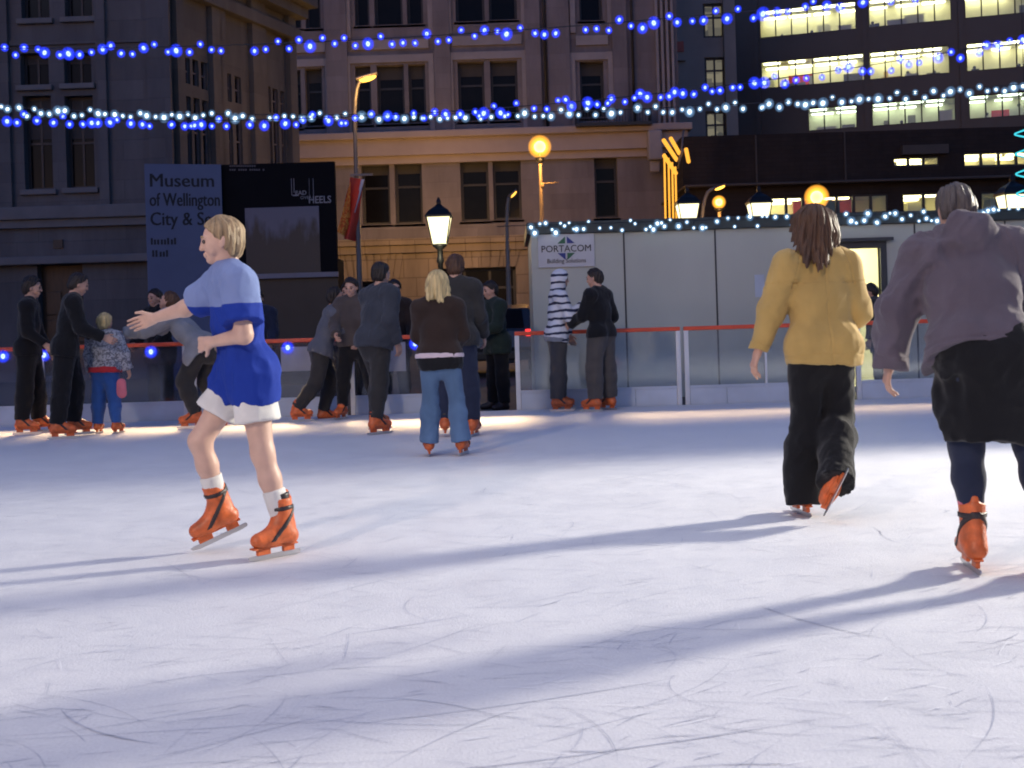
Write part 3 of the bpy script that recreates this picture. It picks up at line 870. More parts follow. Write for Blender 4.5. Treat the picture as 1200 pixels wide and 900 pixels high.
# ------------------------------------------------------------------ rink barrier
FY = 14.78
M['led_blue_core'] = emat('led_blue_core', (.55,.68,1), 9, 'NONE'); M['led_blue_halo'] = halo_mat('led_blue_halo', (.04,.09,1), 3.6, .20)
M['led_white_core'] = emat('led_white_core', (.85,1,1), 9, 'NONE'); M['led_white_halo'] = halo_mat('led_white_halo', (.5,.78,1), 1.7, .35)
M['clip_white'] = M['white_cloth']
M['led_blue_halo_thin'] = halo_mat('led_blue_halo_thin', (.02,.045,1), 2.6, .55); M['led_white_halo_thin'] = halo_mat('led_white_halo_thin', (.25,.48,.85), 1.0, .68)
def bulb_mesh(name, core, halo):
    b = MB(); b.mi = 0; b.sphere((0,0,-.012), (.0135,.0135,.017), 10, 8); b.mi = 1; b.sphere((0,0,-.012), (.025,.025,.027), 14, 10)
    b.mi = 3; b.sphere((0,0,-.012), (.046,.046,.048), 14, 10)  # widest shell paints a bloom round the bulb
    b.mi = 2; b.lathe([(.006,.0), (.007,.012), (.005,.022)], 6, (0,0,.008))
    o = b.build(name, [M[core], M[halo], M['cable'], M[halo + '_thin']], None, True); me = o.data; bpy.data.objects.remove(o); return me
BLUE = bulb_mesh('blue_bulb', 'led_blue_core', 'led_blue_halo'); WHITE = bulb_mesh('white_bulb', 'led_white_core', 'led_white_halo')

def barrier(xa, xb, label, kind, lamp=None, mids=(), group='rink barrier panels along the far edge of the ice', seams=(), poster=None):
    pa, pb = at(xa, 480, FY), at(xb, 480, FY)
    cx = (pa.x+pb.x)/2; hw = (pb.x-pa.x)/2 - .006
    r = empty('rink_barrier', (cx, FY, 0)); tag(r, label, 'barrier', group)
    HT = .965
    for q in (-1, 1):
        b = MB(); x = q*(hw-.028); b.box(x-.028, x+.028, -.03, .03, -.05, HT-.05, None, .005)
        b.box(x-.008, x+.008, -.036, -.0305, .0, HT-.06)
        b.build('post', M['alu'], r)
    for mx_ in mids:
        x = at(mx_, 450, FY).x - cx
        b = MB(); b.box(x-.014, x+.014, -.024, .024, .2, HT-.05, None, .003); b.build('mullion', M['alu'], r)
    b = MB(); b.box(-hw, hw, -.04, .04, HT-.05, HT, None, .012); b.build('top_rail', M['red_rail'], r)
    b = MB(); z = .205
    xs = [-hw+.058] + [at(s_, 470, FY).x - cx for s_ in seams] + [hw-.058]
    for i in range(len(xs)-1): b.box(xs[i]+.002, xs[i+1]-.002, -.022, .0, -.045, z, None, .003)
    b.box(-hw+.058, hw-.058, -.028, .006, z+.001, z+.03)
    b.build('kickboard', M['white_board'], r)
    b = MB(); b.box(-hw+.058, hw-.058, -.004, .004, z+.032, HT-.052)
    b.build('pane', M['barrier_glass'] if kind == 'glass' else M['barrier_dark'], r)
    if poster:
        x0, x1, z0, z1 = poster
        b = MB(); b.box(x0, x1, -.012, -.006, z0, z1); b.build('poster', M['poster_grey'], r)
    for lx in (lamp or ()):
        x = at(lx, 410, FY).x - cx
        bb = link('lamp', BLUE, r, (x, -.045, HT-.09)); bb.scale = (1.75,)*3
    return r
M['barrier_dark'] = glass_mat('barrier_dark_glass', tint=(.62,.66,.78), gloss=.06, haze=.05)
barrier(-130, 44, 'white framed rink barrier beside the curly haired skater in black', 'dark', [5, 42])
barrier(48, 222, 'rink barrier with red top rail behind the child in a patterned jacket', 'dark', [53, 178])
barrier(226, 408, 'rink barrier with grey poster behind the skater in a blue jersey', 'dark', [338], poster=(-.05+.2, .62, .56, .86))
barrier(411, 502, 'short rink barrier ending at the gap behind the blond girl', 'dark', [432, 487], poster=(-.28, .22, .52, .88))
barrier(605, 800, 'glass rink barrier behind the two skaters in front of the company sign', 'glass', seams=(745,))
barrier(803, 1001, 'glass rink barrier half hidden by the woman in the tan jacket', 'glass', mids=(898,), seams=(852,))
barrier(1004, 1200, 'glass rink barrier behind the skater in lilac', 'glass', seams=(1100,))
barrier(1203, 1400, 'last glass rink barrier next to the skater in lilac', 'glass', seams=(1300,))

# ------------------------------------------------------------------ site cabin
CY = 16.9
M['cabin_wall'] = pmat('cabin_wall', (.455,.465,.41), .55, var=.10, vscale=.8, bump=.05, bscale=30, stretch=(1,1,.4))
M['cabin_trim'] = pmat('cabin_trim', (.035,.045,.045), .55, var=.15)
M['cabin_dark'] = pmat('cabin_dark', (.05,.05,.052), .5, var=.1)
M['lit_room'] = emat('lit_room', (1,.94,.55), 1.05)
cabin = empty('site_cabin', (at(628, 470, CY).x, CY, 0)); tag(cabin, 'long pale portable cabin behind the glass barriers with a lit doorway', 'cabin')
def cab(x, y): p = at(x, y, CY); return p.x - cabin.location.x, p.z
x1, _ = cab(1340, 300); zt = cab(700, 273)[1]
dx0, dz1 = cab(975, 292); dx1, _ = cab(1031, 300)
b = MB(); T = 2.6
b.box(0, dx0, 0, .08, -.05, zt); b.box(dx1, x1, 0, .08, -.05, zt); b.box(dx0, dx1, 0, .08, dz1, zt)
b.box(0, .08, .08, T, -.05, zt); b.box(x1-.08, x1, .08, T, -.05, zt); b.box(0, x1, T, T+.08, -.05, zt); b.box(.08, x1-.08, .08, T, -.05, .02)
b.build('wall', M['cabin_wall'], cabin)
for sx_ in (733, 840, 1074, 1180, 1290):
    b = MB(); x, _ = cab(sx_, 350); b.box(x-.012, x+.012, -.008, -.002, 0, zt-.005)
    b.build('panel_seam', M['cabin_dark'], cabin)
b = MB(); b.box(-.06, x1+.06, -.07, T+.14, zt+.003, zt+.17, None, .01); roof = b.build('roof', M['cabin_trim'], cabin)
b = MB()
b.box(dx0-.09, dx0, -.03, .1, -.05, dz1+.09); b.box(dx1, dx1+.09, -.03, .1, -.05, dz1+.09); b.box(dx0, dx1, -.03, .1, dz1, dz1+.09)
b.box(dx0-.16, dx1+.16, -.14, -.032, dz1+.095, dz1+.14)
fr_ = b.build('door_frame', M['cabin_dark'], cabin)
# room inside the doorway
b = MB(); b.box(dx0-1.2, dx1+1.0, 1.9, 1.92, .02, zt-.05); b.box(dx0-1.2, dx0-1.18, .1, 1.9, .02, zt-.05); b.box(dx1+1.0, dx1+1.02, .1, 1.9, .02, zt-.05); b.box(dx0-1.2, dx1+1.0, .1, 1.9, zt-.05, zt-.03)
b.build('room_lining', pmat('room_lining', (.75,.72,.55), .6, var=.05), cabin)
b = MB(); b.box(dx0-.6, dx1+.5, .5, .7, zt-.1, zt-.055); b.box(dx0-.6, dx1+.5, 1.2, 1.4, zt-.1, zt-.055); b.build('room_light', emat('room_light', (1,.95,.60), 26), cabin)
# notice
n0 = at(884, 322, CY-.02); 
b = MB(); x0, z1_ = cab(884, 322); x1n, z0_ = cab(896, 348); b.box(x0, x1n, -.012, -.004, z0_, z1_); tag(b.build('notice', M['white_board'], None, loc=cabin.location), 'small white paper notice on the cabin wall beside the tan jacket', 'notice')

def text(name, s, size, mat, parent, loc, rot=(math.pi/2,0,0), off=0.0, ext=.004, align='LEFT', sx=1.0, shear=0.0):
    cu = bpy.data.curves.new('lettering_tmp', 'FONT'); cu.body = s; cu.size = size; cu.extrude = ext; cu.offset = off; cu.align_x = align; cu.shear = shear; cu.resolution_u = 3
    o = bpy.data.objects.new('lettering_tmp', cu); COL.objects.link(o)
    dg = bpy.context.evaluated_depsgraph_get(); dg.update()
    me = bpy.data.meshes.new_from_object(o.evaluated_get(dg)); bpy.data.objects.remove(o)
    me.materials.clear(); me.materials.append(mat); me.name = name
    t = link(name, me, parent, loc); t.rotation_euler = rot; t.scale = (sx, 1, 1)
    return t
M['sign_black'] = pmat('sign_black', (.012,.012,.016), .5, var=.05)
M['sign_white'] = pmat('sign_white', (.52,.52,.54), .5, var=.05)
M['sign_green'] = pmat('sign_green', (.03,.13,.06), .5, var=.05); M['sign_blue'] = pmat('sign_blue', (.025,.04,.22), .5, var=.05)
sx0, sz1 = cab(630, 277); sx1, sz0 = cab(697, 312)
sg_ = empty('company_sign', (cabin.location.x, CY, 0)); tag(sg_, 'white company sign with green and blue diamond logo on the cabin wall', 'sign')
b = MB(); b.box(sx0, sx1, -.03, -.005, sz0, sz1+.02, None, .003); b.build('board', M['sign_white'], sg_)
cx_ = (sx0+sx1)/2; w_ = sx1-sx0; mz = cab(663, 291)[1]
def logo(pts, mat):
    b = MB(); n = len(pts)
    vs = [(x, -.037, z) for x, z in pts] + [(x, -.0302, z) for x, z in pts]
    b.add(vs, [tuple(range(n)), tuple(range(2*n-1, n-1, -1))] + [(i, i+n, (i+1)%n+n, (i+1)%n) for i in range(n)]); b.build('logo', mat, sg_)
a_, hgt, g_ = .205, .17, .012; band = .068
for q, up, mt in ((-1,1,'sign_green'), (1,1,'sign_blue'), (-1,-1,'sign_blue'), (1,-1,'sign_green')):
    xo = a_*(1 - band/hgt)
    p = [(cx_+q*g_, mz+up*band), (cx_+q*xo, mz+up*band), (cx_+q*g_, mz+up*hgt*.98)]
    if q*up < 0: p = p[::-1]
    logo(p, M[mt])
text('lettering', 'PORTACOM', .135, M['sign_black'], sg_, (cx_, -.034, mz-.05), align='CENTER', off=.0, sx=.96)
text('lettering', 'Building Solutions', .088, M['sign_black'], sg_, (cx_, -.034, sz0+.06), align='CENTER', off=.0, sx=.88)

# ------------------------------------------------------------------ strings of lights
def string_light(label, pts, Y, me, size, group='light strings hung across the square', wire=None, loc_each=None):
    pts = sorted(pts)
    r = empty('light_string', at(pts[len(pts)//2][0], pts[len(pts)//2][1], Y)); tag(r, label, 'light string', group)
    xs = np.array([p[0] for p in pts]); ys = np.array([p[1] for p in pts])
    wire = np.polyfit(xs, ys - 2.0, 3) if wire is None else wire
    W = lambda x: float(np.polyval(wire, x))
    X0, X1 = xs.min(), xs.max()
    line = []
    for i in range(81):
        x = X0 + (X1-X0)*i/80
        line.append(at(x, W(x), Y) - r.location)
    b = MB(); b.tube([line[0] + (line[0]-line[10])*.45] + line + [line[-1] + (line[-1]-line[70])*.6], .0055, 6)
    for i, p in enumerate(pts):
        big = p[2] if len(p) > 2 else (random.choice((1, 1, 1, 1.15, 1.3)))
        pos = at(p[0], p[1], Y + random.uniform(-.06, .06)) - r.location
        o = link('bulb', me, r, pos); s_ = size*(.25 + .75*big)*.98; o.scale = (s_,)*3
        o.rotation_euler = (random.uniform(-.5,.5), random.uniform(-.5,.5), 0)
        w0 = at(p[0], W(p[0]), Y) - r.location
    for p in pts:
        w0 = at(p[0], W(p[0]), Y) - r.location; w1 = at(p[0], p[1], Y) - r.location
        if (w0-w1).length > .03: b.tube([w0, w1], .003, 4)
    b.build('wire', M['cable'], r, True)
    return r
def P3(s, k, ox):
    return [(a/k+ox, b_/k) + ((c,) if c else ()) for a, b_, c in s]
def pl(t):
    out = []
    for w in t.split():
        q = w.split(','); out.append((float(q[0]), float(q[1]), float(q[2]) if len(q) > 2 else None))
    return out
s1 = P3(pl('15,163 55,190 85,165 135,170 158,180,1.7 210,190 238,183,2 280,188 322,180 360,168,1.6 390,157 428,185,1.2 465,187 503,165,1.6 542,154 590,180 618,172,2 667,180 703,152 745,172 777,175'), 3, 0) \
   + P3(pl('-5,175 35,170 77,143 115,168 150,137 190,157,2 235,130 277,150 310,130 350,157 393,148,1.9 437,125 477,152 517,147 558,148 600,115,1.5 640,143 678,137 722,103 768,123 805,102,1.5 850,107 883,115,2 928,95 980,113 1015,117,1.4 1055,113'), 3, 300) \
   + P3(pl('345,135 395,130 452,138 505,87 558,117 613,125,1.7 662,100,2 735,72 775,100,1.4 845,95 900,90,1.4 957,47 1010,82,1.8 1060,38'), 4, 600) \
   + P3(pl('285,43,2.2 330,38,1.5 370,38 250,60 430,20 460,3 507,15,1.6 553,22,1.5 635,5,1.7 733,3 820,-4'), 3, 800) + [(1110,-8),(1150,-14),(1190,-16),(-20,54),(-40,58)]
s2 = P3(pl('25,422,1.7 60,428,1.3 85,398 130,420,1.4 190,428,1.4 223,407 245,433 290,433 322,428,1.7 345,428,1.5 385,425,1.7 410,418 460,430,1.5 500,433,1.4 525,440 605,435 650,440 670,440 685,437 707,433,1.7 745,440 770,415 795,440 877,435,1.3'), 3, 0) \
   + P3(pl('30,437,1.7 70,410 105,430,1.8 140,435 165,420 200,400 255,420,1.7 300,430 315,430 348,412 405,397 465,403,1.7 490,407 555,395 590,412 628,390 665,397,1.6 718,397,1.4 770,390 785,405 803,393,2 835,370 858,392,1.8 887,400 915,360 978,378 1022,380 1062,350 1087,347 1110,370,1.5'), 3, 300) \
   + P3(pl('280,492,1.6 352,475,2 397,485 468,458,1.5 450,480 530,473 575,455 598,435,1.7 633,450,1.8 697,453 735,447 762,425,1.6 800,432,1.6 855,437,1.2 905,405 937,425 972,420,1.3 1035,405 1070,405 1132,383,2 1182,380,1.9'), 4, 600) \
   + P3(pl('322,265 360,290,1.5 400,278 433,272 490,268 545,243 585,230,1.9 630,247,1.3 662,247 735,245 768,205 795,222 833,217 898,198,1.8 943,180 977,200,1.3 1040,183,1.3 1067,155,1.4 1107,157,1.8 1150,140 1195,135,1.5'), 3, 800) + [(-20,142),(-45,140),(1215,42),(1240,38)]
s3 = P3(pl('3,372 28,380,1.4 65,375,1.4 95,405 120,380 143,395,1.4 172,397,1.3 203,385,1.8 230,385,1.6 260,405,1.2 288,402 318,383 343,395,1.7 370,398 403,398,1.6 430,405 460,408 493,395 515,402,1.7 548,408 577,408,1.9 605,400 632,405,1.8 660,398 688,410,1.5 715,402 745,395 768,417 803,395 828,412,1.9 855,405 885,415,1.2'), 3, 0) \
   + P3(pl('48,412 68,412 100,405 130,407 163,413,1.6 193,410,1.6 225,395 250,412 283,410 313,398 347,412 372,405,2 405,400 432,415,1.6 460,405 490,410 523,413,1.7 555,408 585,412 615,408 645,415 672,412 700,410,1.2 737,410,1.6 790,415 828,408 875,405 920,405 945,393,1.8 980,407 1010,405 1038,405,1.6 1072,383 1102,397,1.5'), 3, 300) \
   + P3(pl('268,527,1.6 313,535 350,507 393,535 430,507 468,525,2 510,523 590,500,1.7 635,522 673,495 710,522 753,522,1.3 797,510 833,517,1.9 882,507 922,483 962,508 1000,498,1.7 1047,478 1083,505,1.3 1172,498'), 4, 600) \
   + P3(pl('305,360,1.8 278,375 340,373,1.5 373,355 405,362 433,363,1.9 460,358 495,358,2 527,340 560,355,1.6 595,353 623,345,1.9 655,345 688,343,2 727,343 755,323 785,345 818,322 850,340 880,317,1.4 918,333 943,318,1.8 975,312 1008,325,1.6 1043,302 1072,317 1100,312 1133,317,1.3 1163,303,1.9 1195,300,1.3'), 3, 800) + [(-20,124),(-45,125),(1215,98),(1240,95)]
string_light('topmost string of blue bulbs hung high in front of the stone buildings', s1, 12.9, BLUE, .92)
string_light('lower string of blue bulbs tangled with the string of white bulbs', s2, 13.4, BLUE, .92)
string_light('long string of white bulbs hung across the square above the cabin', s3, 13.8, WHITE, .88)
gl = []
x = 622
while x < 1330:
    y0 = 266 - (x-625)*.0305
    gl.append((x, y0 + random.choice((-5, -4, -1, 3, 6)) , random.choice((.8, .8, 1, 1.0, 1.3, 1.6, 1.9))))
    x += random.choice((4, 6, 8, 10, 13, 5))
string_light('string of white bulbs pinned along the roof edge of the cabin', gl, CY-.16, WHITE, .92, group='light strings on the cabin', wire=np.array([-.0305, 266-2+625*.0305]))
# ------------------------------------------------------------------ buildings
def wall_holes(x0, x1, z0, z1, holes, depth, y=0.0, D=None):
    """flat wall (front at local y) with rectangular openings and reveals; D closes it as a solid block of that depth"""
    b = MB()
    xs = sorted({x0, x1, *[h[0] for h in holes], *[h[1] for h in holes]}); zs = sorted({z0, z1, *[h[2] for h in holes], *[h[3] for h in holes]})
    xs = [x for x in xs if x0 <= x <= x1]; zs = [z for z in zs if z0 <= z <= z1]
    for i in range(len(xs)-1):
        for j in range(len(zs)-1):
            cx, cz = (xs[i]+xs[i+1])/2, (zs[j]+zs[j+1])/2
            if any(h[0] < cx < h[1] and h[2] < cz < h[3] for h in holes): continue
            b.quad((xs[i],y,zs[j]), (xs[i+1],y,zs[j]), (xs[i+1],y,zs[j+1]), (xs[i],y,zs[j+1]))
    for a, c, d, e in holes:
        a, c, d, e = max(a,x0), min(c,x1), max(d,z0), min(e,z1)
        b.quad((a,y,d),(a,y+depth,d),(a,y+depth,e),(a,y,e)); b.quad((c,y,d),(c,y,e),(c,y+depth,e),(c,y+depth,d))
        b.quad((a,y,e),(a,y+depth,e),(c,y+depth,e),(c,y,e)); b.quad((a,y,d),(c,y,d),(c,y+depth,d),(a,y+depth,d))
    if D:
        b.quad((x0,y,z0),(x0,y,z1),(x0,y+D,z1),(x0,y+D,z0)); b.quad((x1,y,z0),(x1,y+D,z0),(x1,y+D,z1),(x1,y,z1))
        b.quad((x0,y,z1),(x1,y,z1),(x1,y+D,z1),(x0,y+D,z1)); b.quad((x0,y+D,z0),(x0,y+D,z1),(x1,y+D,z1),(x1,y+D,z0))
    return b

def window(par, x0, x1, z0, z1, y, fw=.08, mull=(), trans=(), fmat='frame_dark', gmat='win_glass', blind=0.0, back=True, sill=None):
    b = MB()
    b.box(x0, x0+fw, y-.05, y+.05, z0, z1); b.box(x1-fw, x1, y-.05, y+.05, z0, z1)
    b.box(x0+fw, x1-fw, y-.05, y+.05, z0, z0+fw); b.box(x0+fw, x1-fw, y-.05, y+.05, z1-fw, z1)
    for t in mull:
        x = x0 + (x1-x0)*t; b.box(x-fw*.4, x+fw*.4, y-.04, y+.04, z0+fw, z1-fw)
    for t in trans:
        z = z0 + (z1-z0)*t; b.box(x0+fw, x1-fw, y-.045, y+.045, z-fw*.4, z+fw*.4)
    w = b.build('window', M[fmat], par)
    b = MB(); b.box(x0+fw*.5, x1-fw*.5, y-.012, y+.012, z0+fw*.5, z1-fw*.5); b.build('pane', M[gmat], w)
    if blind > 0:
        b = MB(); b.box(x0+fw, x1-fw, y-.03, y-.014, z1-fw-(z1-z0)*blind, z1-fw); b.build('blind', M['win_blind'], w)
    if sill:
        b = MB(); b.box(x0-.1, x1+.1, y-.42, y-.055, z0-.14, z0-.004, None, .02); b.build('sill', M[sill], w)
    return w

# ---- museum (dark stone, at the edge of the square)
M['museum_stone'] = stone_mat('museum_stone', (.14,.135,.14), (1.1,.5), .88, msize=.008)
M['museum_side'] = stone_mat('museum_side_render', (.15,.14,.125), (1.4,.6), .92, msize=.006)
M['museum_trim'] = pmat('museum_trim', (.165,.16,.165), .8, var=.15, vscale=2)
MY = 30.0
mus = empty('museum_building', (at(203, 400, MY).x, MY, -.06)); tag(mus, 'dark stone classical building with tall paired windows behind the museum billboard', 'building')
def ml(x, y): p = at(x, y, MY); return p.x - mus.location.x, p.z + .06
def mrect(a, b_, c, d):
    r_ = rect(a, b_, c, d, MY); return [r_[0]-mus.location.x, r_[1]-mus.location.x, r_[2]+.06, r_[3]+.06]
mh = [mrect(24,62,57,100), mrect(75,62,107,98), mrect(28,112,61,222), mrect(77,112,110,220), mrect(24,-60,57,22), mrect(75,-60,107,20)]
mh += [[h[0]-3.2, h[1]-3.2, h[2], h[3]] for h in mh[:]]
dr = mrect(45,307,98,420); dr[2] = .12
ZM = 11.4
b = wall_holes(-14, 0, 0, ZM, mh + [dr], .4, 0, 8.0); b.build('wall', M['museum_stone'], mus)
for h in mh: window(mus, *h, .3, .07, (.5,), (.5,) if h[3]-h[2] > 1.5 else (), blind=.42 if h[3]-h[2] > 1.5 else .2, sill='museum_trim')
b = MB(); b.box(dr[0], dr[1], .3, .36, dr[2], dr[3])
for k in range(2):
    for q in range(3):
        cx0 = dr[0] + .08 + k*(dr[1]-dr[0])/2; b.box(cx0, cx0+(dr[1]-dr[0])/2-.16, .27, .299, dr[2]+.1+q*.72, dr[2]+.7+q*.72, None, .02)
d_ = b.build('door', pmat('old_oak', (.05,.026,.012), .5, var=.3, vscale=4, stretch=(4,4,.6)), mus)
b = MB(); b.box((dr[0]+dr[1])/2+.05, (dr[0]+dr[1])/2+.08, .24, .268, dr[2]+1.0, dr[2]+1.25); b.build('handle', M['alu'], d_)
b = MB()
zl = ml(100, 246)[1]
b.box(-14, .12, -.28, -.002, zl-.22, zl+.10, None, .03); b.box(-14, .07, -.16, -.003, zl-.42, zl-.223)
b.box(-14, .14, -.34, -.002, zl-1.35, zl-1.15, None, .03)
for za, zb in ((ZM-.6, ZM),): b.box(-14.4, .5, -.55, -.002, za, zb+.1, None, .04)
b.build('cornice', M['museum_trim'], mus)
# pilasters and raised panel frames
b = MB()
for xa, xb in ((ml(112,150)[0]+.1, ml(128,150)[0]), (ml(176,150)[0], ml(203,150)[0]-.002), (ml(2,150)[0]-.5, ml(14,150)[0])):
    b.box(xa, xb, -.14, -.002, zl+.102, ZM-.602)
b.box(ml(2,0)[0], ml(176,0)[0], -.07, -.003, ml(90,52)[1], ml(90,46)[1]); b.build('pilaster', M['museum_stone'], mus)
b = MB(); b.box(ml(63,283)[0], ml(74,283)[0], -.05, -.003, ml(68,291)[1], ml(68,281)[1]); b.build('plaque', M['dark_metal'], mus)
# side wing turning back along the street
wing = empty('wall_wing', (0, 0.001, 0)); 
bpy.data.objects.remove(wing)
ang = math.atan2(.94, .34)
Rz = Matrix.Rotation(ang, 4, 'Z')
LW = 6.1
def wl(x):   # distance along the wing for photo column x
    k = (x-600 - (120-450)*SR)/F; p0 = mus.location
    return (k*MY - p0.x)/(math.cos(ang) - k*math.sin(ang))
def wz(x, y):
    t = wl(x); Yd = MY + t*math.sin(ang); u, v = un(x, y); return CAMH - v/F*Yd + .06
wh = []
for xa, xb, ya, yb in ((218,224,68,98),(227,234,70,101),(237,244,73,105),(266,272,86,119),(276,283,90,121),(312,318,101,131),(320,326,104,133),(329,334,107,135),
                       (218,224,113,196),(227,234,115,196),(237,244,118,196),(266,272,134,196),(276,283,136,196),(312,318,140,196),(320,326,142,196),(329,334,144,196)):
    xm = (xa+xb)/2
    wh.append([wl(xa), wl(xb), wz(xm, yb), wz(xm, ya)])
b = wall_holes(0.02, LW, 0, ZM-.65, wh, .18, 0, .4); sw = b.build('wall', M['museum_side'], mus); sw.rotation_euler = (0,0,ang); sw['label'] = 'paler side wall with rows of narrow windows'
b = MB()
for h in wh: b.box(h[0]+.01, h[1]-.01, .12, .15, h[2]+.01, h[3]-.01)
for h in wh:
    w = MB(); w.box(h[0], h[0]+.03, .07, .119, h[2], h[3]); w.box(h[1]-.03, h[1], .07, .119, h[2], h[3]); w.box(h[0]+.03, h[1]-.03, .07, .119, (h[2]+h[3])/2-.02, (h[2]+h[3])/2+.02)
    wo = w.build('window', M['frame_pale'], mus); wo.rotation_euler = (0,0,ang)
    p_ = MB(); p_.box(h[0]+.02, h[1]-.02, .12, .15, h[2]+.01, h[3]-.01); p_.build('pane', M['win_glass'], wo)
b = MB()
for xx, wd in ((208,.16),(251,.22),(258,.14),(298,.24),(306,.14),(340,.2)):
    t = wl(xx); b.box(t-wd, t+wd, -.16, -.002, 0, ZM-.66)
b.box(-.1, LW+.3, -.3, -.002, wz(280,18)-.1, wz(280,12)+.1, None, .03)
b.box(-.1, LW+.6, -.75, -.003, ZM-.649, ZM-.2, None, .05); b.box(-.1, LW+.5, -.45, -.004, ZM-.95, ZM-.652)
o = b.build('pilaster', M['museum_side'], mus); o.rotation_euler = (0,0,ang)
# far body of the wing so that it is solid from the side
b = MB(); b.box(.02, LW, .402, 7, 0, ZM-.66); o = b.build('wall', M['museum_stone'], mus); o.rotation_euler = (0,0,ang)

# ---- pink stone building in the middle
M['pink_stone'] = stone_mat('pink_stone', (.205,.182,.188), (1.5,.62), .93, msize=.008)
M['pink_trim'] = pmat('pink_trim', (.29,.262,.262), .8, var=.15, vscale=1.5)
M['pink_band'] = pmat('pink_band', (.38,.31,.28), .8, var=.12, vscale=1.0)
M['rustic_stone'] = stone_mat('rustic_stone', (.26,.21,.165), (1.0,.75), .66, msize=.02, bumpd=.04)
PY = 48.0
pk = empty('stone_office_block', (at(345, 400, PY).x, PY, -.06)); tag(pk, 'tall pinkish stone office block with dark paired windows behind the lantern', 'building')
def pr(a, b_, c, d):
    r_ = rect(a, b_, c, d, PY); return [r_[0]-pk.location.x, r_[1]-pk.location.x, r_[2]+.06, r_[3]+.06]
def pxz(x, y): p = at(x, y, PY); return p.x - pk.location.x, p.z + .06
rows = [[(358,80,378,148),(345,82,353,150)] , [(417,77,435,146),(442,76,474,145),(479,75,499,144)], [(537,72,568,142),(575,71,607,141)], [(680,72,708,138)]]
ph = []
for grp in rows:
    for w in grp: ph.append((pr(*w), .18))
for w in [(337,-50,352,33),(357,-50,375,33),(415,-52,432,30),(438,-53,471,29),(476,-54,495,28),(533,-56,567,25),(572,-57,605,23),(678,-60,705,24)]: ph.append((pr(*w), 0))
for w in [(424,193,457,263),(463,191,495,262),(540,189,573,259),(578,188,611,257),(697,185,724,255)]: ph.append((pr(*w), .12))
zc1, zc0 = pxz(560,154)[1], pxz(560,181)[1]
zg = pxz(500, 286)[1]
xl, xr = pxz(230, 0)[0], pxz(792, 0)[0]
shop = [pr(516,314,606,430), pr(628,314,700,430), pr(405,330,470,430)]
for s_ in shop: s_[2] = .1
b = wall_holes(xl, xr, zg, 21, [h for h, _ in ph], .55, 0, 14); b.build('wall', M['pink_stone'], pk)
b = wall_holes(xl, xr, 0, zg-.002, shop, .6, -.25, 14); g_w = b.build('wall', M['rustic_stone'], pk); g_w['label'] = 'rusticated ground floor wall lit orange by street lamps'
for h, bl in ph: window(pk, *h, .42, .10, (), (.62,) if h[3]-h[2] > 2 else (), blind=bl, sill='pink_trim')
for s_ in shop: window(pk, *s_, .2, .12, (.33,.66), (.75,))
b = MB(); b.box(xl, xr+.4, -.75, -.003, zc1-.28, zc1, None, .05); b.box(xl, xr+.25, -.45, -.004, zc0, zc1-.283); b.box(xl, xr+.12, -.2, -.005, zc0-.3, zc0-.003)
b.build('cornice', M['pink_band'], pk)
b = MB(); b.box(xl, xr+.3, -.62, -.253, zg-.05, zg+.22, None, .04); b.box(xl, xr+.2, -.45, -.254, zg-.35, zg-.053)
# keystones over the shop fronts
for s_ in shop:
    n = 9
    for i in range(n):
        xc = s_[0] + (s_[1]-s_[0])*(i+.5)/n; tl = (i-(n-1)/2)*.05
        wv = (s_[1]-s_[0])/n*.46
        b.add([(xc-wv, -.31, s_[3]+.003), (xc+wv, -.31, s_[3]+.003), (xc+wv+tl, -.31, zg-.353), (xc-wv+tl, -.31, zg-.353), (xc-wv, -.253, s_[3]+.003), (xc+wv, -.253, s_[3]+.003), (xc+wv+tl, -.253, zg-.353), (xc-wv+tl, -.253, zg-.353)],
              [(0,1,2,3),(0,4,5,1),(1,5,6,2),(2,6,7,3),(3,7,4,0)])
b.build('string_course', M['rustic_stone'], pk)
# window surrounds: raised panels round each group
b = MB()
def surround(a, y0, c, y1):
    r_ = pr(a, y0, c, y1); w = .22
    b.box(r_[0]-w, r_[0]-.01, -.13, -.004, r_[2]-.5, r_[3]+.35); b.box(r_[1]+.01, r_[1]+w, -.13, -.004, r_[2]-.5, r_[3]+.35)
    b.box(r_[0]-.009, r_[1]+.009, -.10, -.004, r_[3]+.05, r_[3]+.35)
    b.box(r_[0]-.009, r_[1]+.009, -.10, -.004, r_[2]-1.0, r_[2]-.62)
for a, c, y0, y1 in ((412,503,75,145),(532,612,71,142),(675,713,72,138),(410,500,-54,29),(528,609,-57,24),(673,710,-60,24),(336,379,-50,33),(340,382,80,149)): surround(a, y0, c, y1)
b.build('window_surround', M['pink_trim'], pk)
b = MB()
for a, c in ((383,408),(509,528),(616,634),(642,668),(718,735)):
    b.box(pxz(a,80)[0], pxz(c,80)[0], -.22, -.006, zc1+.002, 21)
b.build('pilaster', M['pink_stone'], pk)
b = MB()
for a in (770, 776, 782, 788): b.box(pxz(a,80)[0]-.05, pxz(a,80)[0]+.05, -.26, -.006, zc1+.003, 21)
b.build('pilaster', M['pink_trim'], pk)
for a in (639, 741):
    b = MB(); x = pxz(a, 80)[0]; b.tube([(x,-.3,zc1+.02),(x,-.3,20.5)], .06, 8); b.build('drainpipe', M['dark_metal'], pk, True)
bz0, bz1 = pxz(716,152)[1], pxz(716,134)[1]; bx0, bx1 = pxz(673,140)[0], pxz(760,140)[0]
b = MB(); b.box(bx0, bx1, -1.15, -.24, bz0, bz0+.12); b.box(bx0, bx1, -1.15, -1.11, bz1-.05, bz1)
